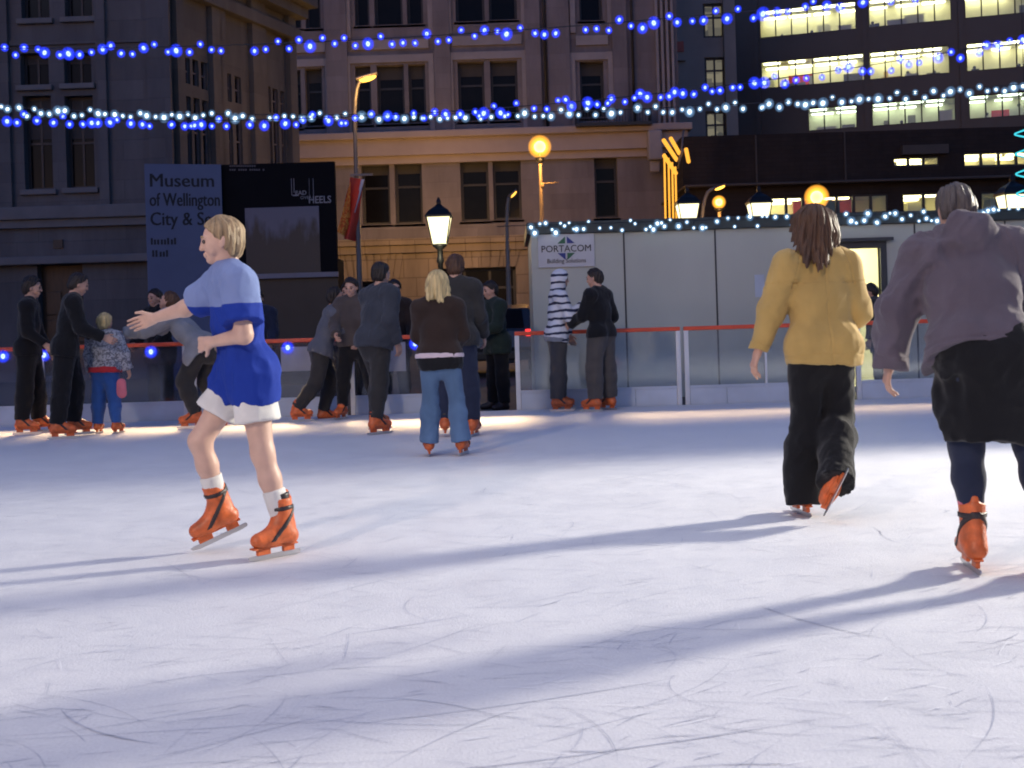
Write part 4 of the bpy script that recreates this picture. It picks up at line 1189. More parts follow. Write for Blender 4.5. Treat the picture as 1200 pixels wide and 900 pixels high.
for i in range(27):
    x = bx0 + .02 + (bx1-bx0-.05)*i/26; b.box(x-.012, x+.012, -1.14, -1.115, bz0+.12, bz1-.05)
for x in (bx0, bx1-.04): b.box(x, x+.04, -1.11, -.24, bz1-.05, bz1); b.box(x, x+.03, -1.108, -.24, bz0+.12, bz0+.5)
b.build('balcony', M['dark_metal'], pk)
b = MB(); c0 = pxz(765,185); b.box(c0[0]-.28, c0[0]+.28, -1.0, -.452, zc0-.55, zc1-.3, None, .08); b.box(c0[0]-.2, c0[0]+.2, -.7, -.452, zc0-1.0, zc0-.553, None, .08); b.build('corbel', M['pink_trim'], pk)

# ---- pale building beyond
M['pale_render'] = pmat('pale_render', (.27,.255,.235), .8, var=.15, vscale=.6, bump=.1, bscale=12)
QY = 60.0
pb = empty('rendered_office', (at(780, 400, QY).x, QY, -.06)); tag(pb, 'narrow pale rendered building with three lit windows beside the dark tower', 'building')
def qr(a, b_, c, d):
    r_ = rect(a, b_, c, d, QY); return [r_[0]-pb.location.x, r_[1]-pb.location.x, r_[2]+.06, r_[3]+.06]
qh = [qr(824,4,849,44), qr(826,67,850,105), qr(827,130,851,170)]
xe = qr(800,0,859,10)[1]
b = wall_holes(-2, xe, 0, 26, qh, .3, 0, 16); b.build('wall', M['pale_render'], pb)
M['lit_pane_dim'] = None
def lit_mat(name, col, strength, sc):
    """lit room seen through glass: brighter ceiling zone, blinds and furniture as blotches"""
    m, nt, N, L = newmat(name)
    out = N.new('ShaderNodeOutputMaterial'); e = N.new('ShaderNodeEmission'); g = N.new('ShaderNodeBsdfGlossy'); g.inputs['Roughness'].default_value = .1
    mx = N.new('ShaderNodeMixShader'); mx.inputs[0].default_value = .06
    tc = N.new('ShaderNodeTexCoord'); v = N.new('ShaderNodeTexVoronoi'); v.inputs['Scale'].default_value = sc; v.distance = 'CHEBYCHEV'
    mp = N.new('ShaderNodeMapping'); mp.inputs['Scale'].default_value = (1, 1, 1.6); L.new(tc.outputs['Object'], mp.inputs[0]); L.new(mp.outputs[0], v.inputs['Vector'])
    sp = N.new('ShaderNodeSeparateColor'); L.new(v.outputs['Color'], sp.inputs[0])
    mr = N.new('ShaderNodeMapRange'); mr.inputs[3].default_value = .25*strength/KX; mr.inputs[4].default_value = strength/KX; L.new(sp.outputs[0], mr.inputs[0])
    e.inputs[0].default_value = (*col, 1); L.new(mr.outputs[0], e.inputs[1])
    L.new(e.outputs[0], mx.inputs[1]); L.new(g.outputs[0], mx.inputs[2]); L.new(mx.outputs[0], out.inputs[0])
    m.cycles.emission_sampling = 'NONE'
    return m
M['lit_pane_dim'] = lit_mat('lit_pane_dim', (1,.86,.5), .22, 1.4)
for h in qh: window(pb, *h, .2, .12, (.5,), (.6,), gmat='lit_pane_dim')
b = MB(); b.box(xe-.55, xe+.03, -.25, -.003, 0, 26); b.box(qr(790,0,801,10)[0], qr(790,0,801,10)[1], -.2, -.003, qr(790,70,801,72)[2], 26); b.build('pilaster', M['pale_render'], pb)
b = MB(); r_ = qr(790,50,801,62); b.box(r_[0]+.02, r_[1]-.02, -.26, -.203, r_[2], r_[3]); b.build('sign_panel', pmat('red_panel', (.35,.07,.05), .5), pb)

# ---- dark tower with lit offices
M['tower_dark'] = pmat('tower_dark', (.03,.03,.032), .45, var=.2, vscale=.5)
M['room_wall'] = pmat('room_wall', (.66,.63,.46), .8, var=.1, vscale=.7); M['room_floor'] = pmat('room_floor', (.15,.14,.11), .8)
M['room_red'] = pmat('room_red', (.55,.03,.03), .6); M['room_dark'] = pmat('room_dark', (.04,.04,.045), .6); M['room_tan'] = pmat('room_tan', (.5,.32,.08), .6)
M['strip_warm'] = emat('strip_warm', (1,.95,.55), 15); M['strip_cool'] = emat('strip_cool', (.85,1,.72), 8)
M['clear_glass'] = glass_mat('clear_glass', gloss=.05, haze=.02)
tw = empty('office_tower', (18.5, 85, -.06), -math.atan2(5, 16.5)); tag(tw, 'dark office tower with long bands of lit windows beyond the cabin', 'building')
ca, sa = 16.5/math.hypot(16.5,5), -5/math.hypot(16.5,5)
def tl(x, y):
    u, v = un(x, y); k = u/F
    t = (85*k - 18.5)/(ca - k*sa); Yd = 85 + t*sa
    return t, CAMH - v/F*Yd + .06
def bands(px_groups, par, conv, z0, z1, light, depth=3.2, npane=6, occupied=1.0):
    out = []
    for a, c in px_groups:
        t0, t1 = conv(a), conv(c); out.append((t0, t1, z0, z1))
    return out
tgroups = []
zr = {1: (tl(892,45)[1], tl(892,12)[1]), 2: (tl(910,103)[1], tl(910,71)[1]), 3: (tl(947,154)[1], tl(947,127)[1])}
zr[0] = (zr[1][0]+3.45, zr[1][1]+3.45)
for row, gs, lt in ((0, ((890,1003),(1018,1115),(1131,1230),(1244,1345)), 'strip_warm'), (1, ((890,1003),(1018,1115),(1131,1230),(1244,1345)), 'strip_warm'), (2, ((892,1014),(1019,1113),(1133,1232),(1246,1345)), 'strip_warm'), (3, ((947,1004),(1022,1120),(1136,1235),(1248,1345)), 'strip_cool')):
    ym = {0: -30, 1: 20, 2: 80, 3: 135}[row]
    for a, c in gs:
        t0 = tl(a, ym)[0]; t1 = tl(c, ym)[0]
        tgroups.append((t0, t1, zr[row][0], zr[row][1], lt))
xl_t = tl(857, 60)[0]; xr_t = tl(1420, 60)[0]
hs_ = [g_[:4] for g_ in tgroups]
b = wall_holes(xl_t, xr_t, 0, 34, hs_, .2, 0, None)
# outer shell behind the rooms
b.quad((xl_t,0,0),(xl_t,0,34),(xl_t,22,34),(xl_t,22,0)); b.quad((xr_t,0,0),(xr_t,22,0),(xr_t,22,34),(xr_t,0,34)); b.quad((xl_t,22,0),(xl_t,22,34),(xr_t,22,34),(xr_t,22,0)); b.quad((xl_t,0,34),(xr_t,0,34),(xr_t,22,34),(xl_t,22,34))
b.build('wall', M['tower_dark'], tw)
def office(par, t0, t1, z0, z1, light, y0=.12, depth=3.0, pane_w=1.12, fill=1.0, rows_=2):
    n = max(1, round((t1-t0)/pane_w))
    fm = MB(); fw = .045
    for i in range(n+1):
        x = t0 + (t1-t0)*i/n; fm.box(max(t0, x-fw), min(t1, x+fw), y0-.05, y0+.05, z0, z1)
    fm.box(t0+fw, t1-fw, y0-.045, y0+.045, z0, z0+.08); fm.box(t0+fw, t1-fw, y0-.045, y0+.045, z1-.06, z1)
    w = fm.build('window', M['frame_dark'], par)
    p_ = MB(); p_.box(t0, t1, y0-.008, y0+.008, z0+.02, z1-.02); p_.build('pane', M['clear_glass'], w)
    # the room
    zf, zc = z0 - .75, z1 + .03; ya, yb = y0+.1, y0+depth
    r_ = MB(); r_.mi = 0
    r_.quad((t0-.2,yb,zf),(t1+.2,yb,zf),(t1+.2,yb,zc),(t0-.2,yb,zc)); r_.quad((t0-.2,ya,zf),(t0-.2,yb,zf),(t0-.2,yb,zc),(t0-.2,ya,zc)); r_.quad((t1+.2,ya,zf),(t1+.2,ya,zc),(t1+.2,yb,zc),(t1+.2,yb,zf))
    r_.quad((t0-.2,ya,zc),(t0-.2,yb,zc),(t1+.2,yb,zc),(t1+.2,ya,zc)); r_.mi = 1; r_.quad((t0-.2,ya,zf),(t1+.2,ya,zf),(t1+.2,yb,zf),(t0-.2,yb,zf))
    rm = r_.build('office_room', [M['room_wall'], M['room_floor']], par)
    l_ = MB(); i = 0
    x = t0 + .15
    while x < t1 - .6:
        if random.random() < .85*fill:
            for q in range(rows_):
                yy = ya + .5 + q*(depth-1.1)/max(1, rows_-1 if rows_ > 1 else 1); l_.box(x, min(t1, x+random.choice((1.1,1.5))), yy, yy+.28, zc-.10, zc-.04)
        x += 1.75
    if l_.v: l_.build('ceiling_light', M[light], rm)
    f_ = MB(); mats = ['room_dark', 'room_red', 'room_tan', 'room_floor', 'room_wall']
    for k in range(int((t1-t0)*1.1)):
        x = random.uniform(t0, t1-.8); yy = random.uniform(ya+.3, yb-.9); hgt = random.choice((.95,1.1,1.2,1.3,1.6)); f_.mi = random.choice((0,0,2,3,4,4,4))
        wd = random.choice((.3,.5,.9,1.3)); f_.box(x, x+wd, yy, yy+random.choice((.05,.3,.6)), zf+.01, zf+hgt)
        if random.random() < .3: f_.mi = 0; f_.sphere((x+.2, yy+.2, zf+hgt+.13), .12, 8, 6)
    if random.random() < .35:
        f_.mi = 1; x = random.uniform(t0, max(t0+.1, t1-2)); f_.box(x, x+random.uniform(1.2,2.2), ya+1.6, ya+1.66, zf+.6, zf+random.uniform(1.5,2.0))
    if f_.v: f_.build('furniture', [M[q] for q in mats], rm)
    return w
for g_ in tgroups: office(tw, *g_)
b = MB()
for g_ in tgroups[4:8]:
    b.box(g_[0]-.45, g_[0]-.12, -.18, -.003, 0, 33.8)
b.build('pilaster', M['tower_dark'], tw)

# ---- low dark building between tower and cabin
M['low_dark'] = stone_mat('low_dark_brick', (.030,.024,.022), (.45,.15), .8, msize=.01)
M['low_band'] = pmat('low_band', (.062,.053,.046), .7, var=.15, vscale=.8)
LY = 42.0
lb = empty('low_brick_building', (at(812, 400, LY).x, LY, -.06)); tag(lb, 'low dark brick building with lit window strips just above the cabin roof', 'building')
def lr(a, b_, c, d):
    r_ = rect(a, b_, c, d, LY); return [r_[0]-lb.location.x, r_[1]-lb.location.x, r_[2]+.06, r_[3]+.06]
xR = lr(1380,200,1400,210)[1]
h1 = lr(902,229,1041,252); h2 = lr(1058,226,1108,250); h3 = lr(1150,222,1330,247)
z_low = lr(900,214,1000,224)[3]
b = wall_holes(0, xR, 0, z_low, [h1, h2, h3], .2, 0, None); b.quad((0,0,0),(0,0,z_low),(0,9,z_low),(0,9,0)); b.quad((0,9,0),(0,9,z_low),(xR,9,z_low),(xR,9,0)); b.quad((xR,0,0),(xR,9,0),(xR,9,z_low),(xR,0,z_low)); b.build('wall', M['low_dark'], lb)
M['strip_low'] = emat('strip_low', (1,.82,.36), 10)
for h in (h1, h2, h3): office(lb, *h, 'strip_low', .1, 2.4, .63)
b = MB(); za = lr(870,196,1200,214)
b.box(-.2, xR, -.5, 9.2, z_low+.003, za[3]-.55, None, .05)
b.build('parapet', M['low_band'], lb)
up = lr(812,150,1066,200); hu1 = lr(1060,178,1115,190); hu2 = lr(1145,172,1230,190)
zt_ = up[3]
b = wall_holes(0, xR, za[3]-.548, zt_, [hu1, hu2], .2, 1.2, None); b.quad((0,1.2,za[3]-.5),(0,1.2,zt_),(0,9,zt_),(0,9,za[3]-.5)); b.quad((0,1.2,zt_),(xR,1.2,zt_),(xR,9,zt_),(0,9,zt_)); b.quad((xR,1.2,za[3]-.5),(xR,9,za[3]-.5),(xR,9,zt_),(xR,1.2,zt_)); b.build('wall', M['low_dark'], lb)
for h in (hu1, hu2): office(lb, *h, 'strip_low', 1.3, 2.2, .62)
b = MB()
for x in (lr(893,160,895,170)[0], lr(1000,160,1002,170)[0]): b.box(x, x+.05, 1.14, 1.197, za[3]-.5, zt_-.02)
b.box(lr(1068,164,1120,178)[0], lr(1068,164,1123,178)[1], .9, 1.19, lr(1068,164,1120,176)[2], lr(1068,165,1120,176)[3]); b.build('canopy', M['low_band'], lb)

# ---- gold lit frame on the corner
M['gold_glow'] = emat('gold_glow', (1,.42,.05), 1.5); M['gold_paint'] = pmat('gold_paint', (.45,.26,.06), .4, metal=.2)  # lamplight on the gold bars painted in as emission
GY = 41.0
gf = empty('lit_corner_frame', (at(790, 400, GY).x, GY, -.06)); tag(gf, 'corner frame of gold bars and slanted rails with painted glow by the dark low building', 'frame')
def gp(x, y, dy=0): p = at(x, y, GY); return (p.x - gf.location.x, dy, p.z + .06)
for i, x in enumerate((778.5, 784.5, 790, 795)):
    b = MB(); p0, p1 = gp(x+1.5, 262, .25*i), gp(x, 180+i*4, .25*i); b.tube([(p0[0],p0[1],0), p0], .03, 8); b.tube([p0, p1], .035, 8); b.build('upright', M['gold_glow'], gf, True)
for a, c in (((777.5,164),(797,184)), ((786,162),(800,176)), ((778,182),(796,200)), ((804,175),(811,186))):
    b = MB(); b.tube([gp(*a, 0), gp(*c, .8)], .07, 8); b.build('rail', M['gold_glow'], gf, True)
b = MB(); b.tube([gp(797,188,.5), gp(803,172,.4)], .05, 8); b.tube([gp(797,196,.5), gp(800,180,.4), gp(803,150,.4)], .03, 8); b.build('bracket', M['grey_metal'], gf, True)

# ------------------------------------------------------------------ billboard
M['bill_blue'] = pmat('bill_blue', (.098,.125,.225), .5, var=.06); M['bill_black'] = pmat('bill_black', (.008,.008,.010), .8, var=.1, spec=.08)
M['photo_print'] = None
def print_mat():
    """printed photograph of a pale misty sky over a dark crowd of blurred upright shapes"""
    m, nt, N, L = newmat('photo_print')
    out = N.new('ShaderNodeOutputMaterial'); p = N.new('ShaderNodeBsdfPrincipled'); L.new(p.outputs[0], out.inputs[0]); p.inputs['Roughness'].default_value = .45
    tc = N.new('ShaderNodeTexCoord'); sp = N.new('ShaderNodeSeparateXYZ'); L.new(tc.outputs['Object'], sp.inputs[0])
    mp = N.new('ShaderNodeMapping'); mp.inputs['Scale'].default_value = (3.2, 1, 1.0); L.new(tc.outputs['Object'], mp.inputs[0])
    n = N.new('ShaderNodeTexNoise'); n.inputs['Scale'].default_value = 1.6; n.inputs['Detail'].default_value = 3; L.new(mp.outputs[0], n.inputs['Vector'])
    ma = N.new('ShaderNodeMath'); ma.operation = 'MULTIPLY_ADD'; ma.inputs[1].default_value = -1.3; L.new(n.outputs['Fac'], ma.inputs[0]); L.new(sp.outputs[2], ma.inputs[2])
    cr = N.new('ShaderNodeValToRGB'); mr = N.new('ShaderNodeMapRange'); mr.inputs[1].default_value = -1.05; mr.inputs[2].default_value = .25; L.new(ma.outputs[0], mr.inputs[0])
    cr.color_ramp.elements[0].color = (.014,.016,.02,1); cr.color_ramp.elements[0].position = .35; cr.color_ramp.elements[1].color = (.085,.10,.16,1); cr.color_ramp.elements[1].position = .62
    L.new(mr.outputs[0], cr.inputs[0]); L.new(cr.outputs[0], p.inputs['Base Color'])
    return m
M['photo_print'] = print_mat()
BY = 24.0
bb = empty('billboard', (at(265, 400, BY).x, BY, -.06)); tag(bb, 'two sided billboard, pale blue museum face and black exhibition face, behind the skaters', 'billboard')
def bl_(x, y): p = at(x, y, BY); return p.x - bb.location.x, p.z + .06
bx1, bz1 = bl_(392, 189); _, bz0 = bl_(330, 326); _, bzl = bl_(330, 321)
b = MB(); b.box(0, bx1, 0, .12, bz0+.1, bz1, None, .01); b.build('black_face', M['bill_black'], bb)
b = MB(); b.box(0, bx1, -.02, .1, bz0, bz0+.098); b.build('ledge', pmat('bill_ledge', (.15,.16,.22), .5), bb)
b = MB(); q0 = bl_(287,244); q1 = bl_(376,322); ph_ = MB(); ph_.box(-(q1[0]-q0[0])/2, (q1[0]-q0[0])/2, -.004, .003, -(q0[1]-q1[1])/2, (q0[1]-q1[1])/2); ph_.build('picture', M['photo_print'], bb, loc=((q0[0]+q1[0])/2, -.006, (q0[1]+q1[1])/2))
M['bill_white'] = pmat('bill_white', (.20,.21,.25), .5, var=.05)
b = MB()
def vbar(x, y0, y1, w=.6):
    a0 = bl_(x-w, y0); a1 = bl_(x+w, y1); b.box(a0[0], a1[0], -.008, -.002, a1[1], a0[1])
vbar(341.7, 209, 229); vbar(344.5, 209, 226); vbar(362.5, 209, 237); vbar(367.2, 209, 231)
a0 = bl_(343, 228.2); a1 = bl_(350, 229.6); b.box(a0[0], a1[0], -.0085, -.0025, a1[1], a0[1])
b.build('lettering', M['bill_white'], bb)
p = bl_(346, 228.5); text('lettering', 'EAD', .12, M['bill_white'], bb, (p[0], -.006, p[1]), off=.002, ext=.002)
p = bl_(352, 233.5); text('lettering', 'OVER', .09, M['bill_white'], bb, (p[0], -.006, p[1]), ext=.002)
p = bl_(361.5, 238.2); text('lettering', 'HEELS', .20, M['bill_white'], bb, (p[0], -.006, p[1]), off=.003, ext=.002, sx=.86)
b = MB()
for yy, n_ in ((193.5, 12), (198, 16)):
    for k in range(n_):
        if random.random() < .85: a0 = bl_(269+k*2.6, yy); b.box(a0[0], a0[0]+.03, -.008, -.002, a0[1]-.035, a0[1])
b.build('lettering', pmat('bill_faint', (.07,.07,.085), .5), bb)
# blue face, turned away to the side
af = math.radians(180-17); LF = 1.47
bf = MB(); bf.box(0, LF, -.12, -.002, 0, bz1-.0-.01, None, .008)
blue = bf.build('blue_face', M['bill_blue'], bb, loc=(-.003, .0, 0)); 
RT = math.radians(17)
# local frame: x runs from the far edge to the corner
blue.rotation_euler = (0, 0, RT)
blue.location = (-LF*math.cos(RT)-.003, -LF*math.sin(RT), 0)
def tb(s, size, x, z, off=.0):
    t2 = text('lettering', s, size, M['sign_black'], blue, (x+.014, -.1245, z+.004), off=off, ext=.0015); t2.scale = ({'Museum': 1, 'of Wellington': .66}.get(s, .84), 1, 1)
    t = text('lettering', s, size, M['sign_black'], blue, (x, -.124, z), off=off, ext=.002); return t
zt2 = bz1
tb('Museum', .37, .07, zt2-.46); tb('of Wellington', .37, .07, zt2-.84).scale = (.66,1,1); tb('City & Sea', .37, .07, zt2-1.22).scale = (.84,1,1)
b = MB()
for zz, xs_ in ((1.60, (.08,.14,.2,.27,.33,.39,.46,.52)), (1.84, (.1,.16,.24,.3,.36))):
    for x_ in xs_: b.box(x_, x_+.04, -.127, -.121, zt2-zz-.0, zt2-zz+random.choice((.08,.1,.13)))
b.build('lettering', M['sign_black'], blue)
b = MB(); b.box(.15, bx1-.1, .14, 1.6, 0, bz0+.4); b.build('base', M['bill_black'], bb)
b = MB(); b.box(0.02, bx1-.02, .125, .16, 0, bz1-.06); b.box(.3, .42, .16, .9, 0, bz1-.3); b.box(bx1-.42, bx1-.3, .16, .9, 0, bz1-.3); b.build('backing', M['dark_metal'], bb)

# ------------------------------------------------------------------ lamps
M['lantern_glow'] = emat('lantern_glow', (1,.88,.48), 2.6); M['sodium'] = emat('sodium', (1,.46,.06), 4.2); M['sodium_dim'] = emat('sodium_dim', (1,.50,.08), 2.2)
M['sodium_core'] = emat('sodium_core', (1,.85,.45), 7); M['sodium_halo'] = halo_mat('sodium_halo', (1,.40,.04), 2.6, .35)
M['iron'] = pmat('cast_iron', (.012,.013,.014), .45, metal=.2, var=.1)
M['pole_grey'] = pmat('pole_grey', (.15,.15,.15), .45, metal=.3, var=.1); M['pole_tan'] = pmat('pole_tan', (.30,.22,.12), .5, var=.1)
def lantern(px, py, Y, label, s=1.0):
    top = at(px, py, Y); r = empty('lantern_post', (top.x, Y, -.06)); tag(r, label, 'street lamp', 'lantern posts around the square')
    H = top.z + .06 - .48*s
    b = MB(); b.lathe([(.16,0),(.16,.12),(.11,.2),(.09,.7),(.06,.8),(.05,1.2),(.045,H-.35),(.07,H-.3),(.05,H-.24),(.05,H-.1),(.12*s,H-.04),(.13*s,H)], 14); b.build('post', M['iron'], r, True)
    b = MB(); b.lathe([(.17*s*1.0,.01),(.29*s,.46*s)], 4, (0,0,H), sq=True); g_ = b.build('lamp_glass', M['lantern_glow'], r)
    b = MB()
    for k in range(4):
        a = math.pi/4 + k*math.pi/2 + math.pi/4*0
        c0, c1 = (.175*s*math.cos(a), .175*s*math.sin(a), H), (.295*s*math.cos(a), .295*s*math.sin(a), H+.47*s); b.tube([c0, c1], .012, 6)
    b.lathe([(.33*s,.468*s),(.33*s,.50*s),(.22*s,.60*s),(.10*s,.66*s),(.05*s,.70*s),(.06*s,.74*s),(.02*s,.82*s)], 4, (0,0,H), sq=True)
    b.build('lamp_cap', M['iron'], r)
    return r
lantern(514.5, 254, 21.0, 'lit lantern on an iron post above the blond girl')
lantern(805.5, 239, 23.5, 'lit lantern showing over the cabin roof under the two orange lamps')
lantern(889.5, 238, 23.5, 'lit lantern over the cabin roof next to the woman with brown hair')
lantern(1186.5, 228, 20.5, 'lit lantern behind the head of the skater in lilac', 1.02)

def pole(r, x, y_top, Y, rad=.07, mat='pole_grey', top_pts=None):
    t = at(x, y_top, Y)
    b = MB(); pts = [(0,0,0), (0,0,.6), (0,0,t.z+.06-.3), (0,0,t.z+.06)]
    if top_pts: pts = [(0,0,0),(0,0,.6)] + top_pts
    b.tube(pts, [rad*1.35, rad*1.1] + [rad*.7]*(len(pts)-2), 10); return b.build('pole', M[mat], r, True)
# globe lamp
def globe_lamp(x, y, Y, rad, label, mat='sodium', pm='pole_tan'):
    t = at(x, y, Y); r = empty('street_lamp', (t.x, Y, -.06)); tag(r, label, 'street lamp')
    pole(r, x, y+6, Y, .075, pm)
    b = MB(); z = t.z+.06; b.lathe([(.05,-rad*1.5),(.10,-rad*1.3),(.16,-rad*.95)], 12, (0,0,z)); b.build('collar', M['iron'], r, True)
    b = MB(); b.sphere((0,0,z), rad*.52, 16, 12); b.build('bulb', M['sodium_core'], r, True)
    b = MB(); b.sphere((0,0,z), (rad*1.06,)*3, 20, 14); b.sphere((0,0,z), (rad*.8,)*3, 20, 14); b.build('lamp_globe', M['sodium_halo'], r, True)  # globe drawn as emissive shells that also paint its bloom
    return r
gl1 = globe_lamp(632.5, 172, 38, .36, 'bright orange globe lamp on a pole between the stone block and cabin')
b = MB(); z = at(640,215,38).z+.06; b.tube([(0,0,z),(.55,0,z+.02)], .02, 6); b.tube([(0,0,z-.06),(.1,0,z-.06)], .1, 8); b.build('bracket', M['pole_tan'], gl1, True)
globe_lamp(842.5, 237, 36, .20, 'orange globe lamp low over the cabin roof below a slanted lamp', 'sodium')
globe_lamp(957, 231, 34, .34, 'bright orange globe lamp right above the brown hair of the woman', 'sodium')

def arm_lamp(xb, xh, yh, Y, label, mat, arm=1.0, dirx=1, pm='pole_grey', tilt=.25, size=1.0):
    hd = at(xh, yh, Y); base = at(xb, yh+10, Y)
    r = empty('street_lamp', (base.x, Y, -.06)); tag(r, label, 'street lamp')
    dx = hd.x - base.x; z = hd.z + .06
    pts = [(0,0,z-1.2)] + [(dx*.55*(1-math.cos(a)), 0, z-1.2+1.15*math.sin(a)) for a in (.3,.6,.9,1.2,1.5)] + [(dx*.75,0,z+.0)]
    pole(r, xb, yh, Y, .075, pm, pts)
    Mt = Matrix.Translation((dx, 0, z)) @ Matrix.Rotation(-tilt*(1 if dx >= 0 else -1), 4, 'Y')
    b = MB(); b.box(-.38*size, .38*size, -.15*size, .15*size, .02, .13*size, Mt, .04); b.build('lamp_head', M['grey_metal'], r, True)
    b = MB()
    vs = []; 
    b.sphere((0,0,0), (.31*size,.13*size,.10*size), 14, 8); b.v = [tuple(Mt @ Vector(v)) for v in b.v]
    b.build('lamp_lens', M[mat], r, True)
    return r
al1 = arm_lamp(414.5, 430.5, 92, 32, 'orange lit lamp on a curved arm above the red banner', 'sodium', size=.8)
arm_lamp(593, 601.5, 228, 33, 'thin grey lamp post with a small orange tip by the shop front', 'sodium_dim', tilt=.75, size=.42)
arm_lamp(822, 843.5, 220, 37, 'slanted orange lamp on a thin arm over the cabin roof', 'sodium', size=.55, tilt=.35)
# banner on the pole
bn = empty('street_banner', (al1.location.x, 32, at(414, 280, 32).z)); tag(bn, 'red and orange banner hanging from the curved lamp post beside the billboard', 'banner')
def bp(x, y): p = at(x, y, 32); return p.x - bn.location.x, p.z - bn.location.z
def banner_mesh(name, mat, tl_, tr_, bl2, br_, wav, yoff):
    vs, fs = [], []; nx, nz = 10, 14
    for side in (0, 1):
        for j in range(nz+1):
            for i in range(nx+1):
                s_, t_ = i/nx, j/nz
                xx = (tl_[0]*(1-s_)+tr_[0]*s_)*(1-t_) + (bl2[0]*(1-s_)+br_[0]*s_)*t_; zz = (tl_[1]*(1-s_)+tr_[1]*s_)*(1-t_) + (bl2[1]*(1-s_)+br_[1]*s_)*t_
                vs.append((xx, yoff + wav*math.sin(s_*5+t_*3)*(.2+t_) + side*.012, zz))
    n1 = (nx+1)*(nz+1)
    for side in (0, 1):
        for j in range(nz):
            for i in range(nx):
                a = side*n1 + j*(nx+1)+i; q = (a, a+nx+1, a+nx+2, a+1); fs.append(q if side == 0 else q[::-1])
    m_ = MB(); m_.add(vs, fs); return m_.build(name, M[mat], bn, True)
M['banner_red'] = pmat('banner_red', (.55,.05,.025), .7, var=.15, vscale=2); M['banner_orange'] = speckled('banner_orange', (.62,.12,.02), (.75,.34,.06), 9)
banner_mesh('cloth', 'banner_red', bp(411,208), bp(427,211), bp(404,280), bp(417,283), .10, -.12)
banner_mesh('cloth', 'banner_orange', bp(409,222), bp(412,214), bp(396,272), bp(411,281), .12, -.2)
banner_mesh('trim', 'white_board', bp(424,211), bp(428,211), bp(416,250), bp(418,250), .03, -.17)
b = MB(); b.box(-.15, .45, -.14, -.1, bp(411,207)[1], bp(411,206)[1]+.03); b.build('bracket', M['grey_metal'], bn)
# cyan spiral
M['cyan_led'] = emat('cyan_led', (.06,.62,.75), 1.3)
sp_ = empty('light_spiral', at(1203, 200, 19.5)); tag(sp_, 'cyan glowing spiral hanging over the lantern at the picture edge', 'light')
b = MB(); b.tube([(.16*math.cos(a), .16*math.sin(a), .75 - a*.052) for a in np.arange(0, 6.28*4.6, .2)], .014, 6); b.build('tube', M['cyan_led'], sp_, True)
b = MB(); b.tube([(0,0,.72),(0,0,6.0)], .006, 4); b.build('wire', M['cable'], sp_)

# ------------------------------------------------------------------ parked car behind the gap in the barrier
M['car_paint'] = pmat('car_paint', (.02,.022,.026), .25, coat=.6, var=.05); M['tail_red'] = emat('tail_red', (1,.03,.03), 3.0, 'NONE'); M['rubber'] = pmat('rubber', (.012,.012,.012), .8)
M['plate_white'] = pmat('plate_white', (.6,.6,.6), .5)
cy = 26.5
car = empty('parked_car', (at(583, 400, cy).x, cy, -.06), 0); tag(car, 'dark parked hatchback seen from behind with red tail lamps lit beyond the gap', 'car')
prof = [(-2.0,.35),(-2.05,.62),(-1.98,.95),(-1.70,1.42),(-1.2,1.5),(.2,1.48),(.95,1.0),(1.9,.85),(2.05,.6),(2.0,.35)]   # y (rear negative), z
b = MB(); wv = .86; n = len(prof); vs = []
for q, w in ((-1, wv), (1, wv)):
    for y, z in prof: vs.append((q*(w if z < 1.05 else w*.8), y, z))
fs = [tuple(range(n)), tuple(range(2*n-1, n-1, -1))] + [(i, i+n, (i+1)%n+n, (i+1)%n) for i in range(n)]
b.add(vs, [f[::-1] for f in fs]); b.build('body', M['car_paint'], car)
b = MB(); b.add([(-.58,-1.955,1.02),(.58,-1.955,1.02),(.54,-1.73,1.40),(-.54,-1.73,1.40),(-.58,-1.93,1.02),(.58,-1.93,1.02),(.54,-1.70,1.40),(-.54,-1.70,1.40)], [(0,1,2,3),(4,7,6,5),(0,4,5,1),(1,5,6,2),(2,6,7,3),(3,7,4,0)]); b.build('rear_window', M['win_glass'], car)
for q in (-1, 1):
    b = MB(); b.box(q*.72-.12, q*.72+.12, -2.06, -1.99, .84, .98, None, .02); b.build('tail_lamp', M['tail_red'], car)
    for y in (-1.3, 1.3):
        b = MB(); b.lathe([(.22,-.1),(.31,-.1),(.32,0),(.31,.1),(.22,.1)], 20); b.v = [(q*.78+v[2]*.9, y+v[0], .32+v[1]) for v in b.v]; b.build('wheel', M['rubber'], car, True)
b = MB(); b.box(-.12, .12, -1.86, -1.80, 1.40, 1.43); b.build('brake_lamp', M['tail_red'], car)
b = MB(); b.box(-.26, .26, -2.075, -2.03, .58, .7); b.build('number_plate', M['plate_white'], car)
b = MB(); b.box(-.88, .88, -2.12, -1.98, .36, .54, None, .04); b.build('bumper', M['dark_metal'], car)
# ------------------------------------------------------------------ the skaters
T = lambda mat, **k: dict(mat=mat, **k)

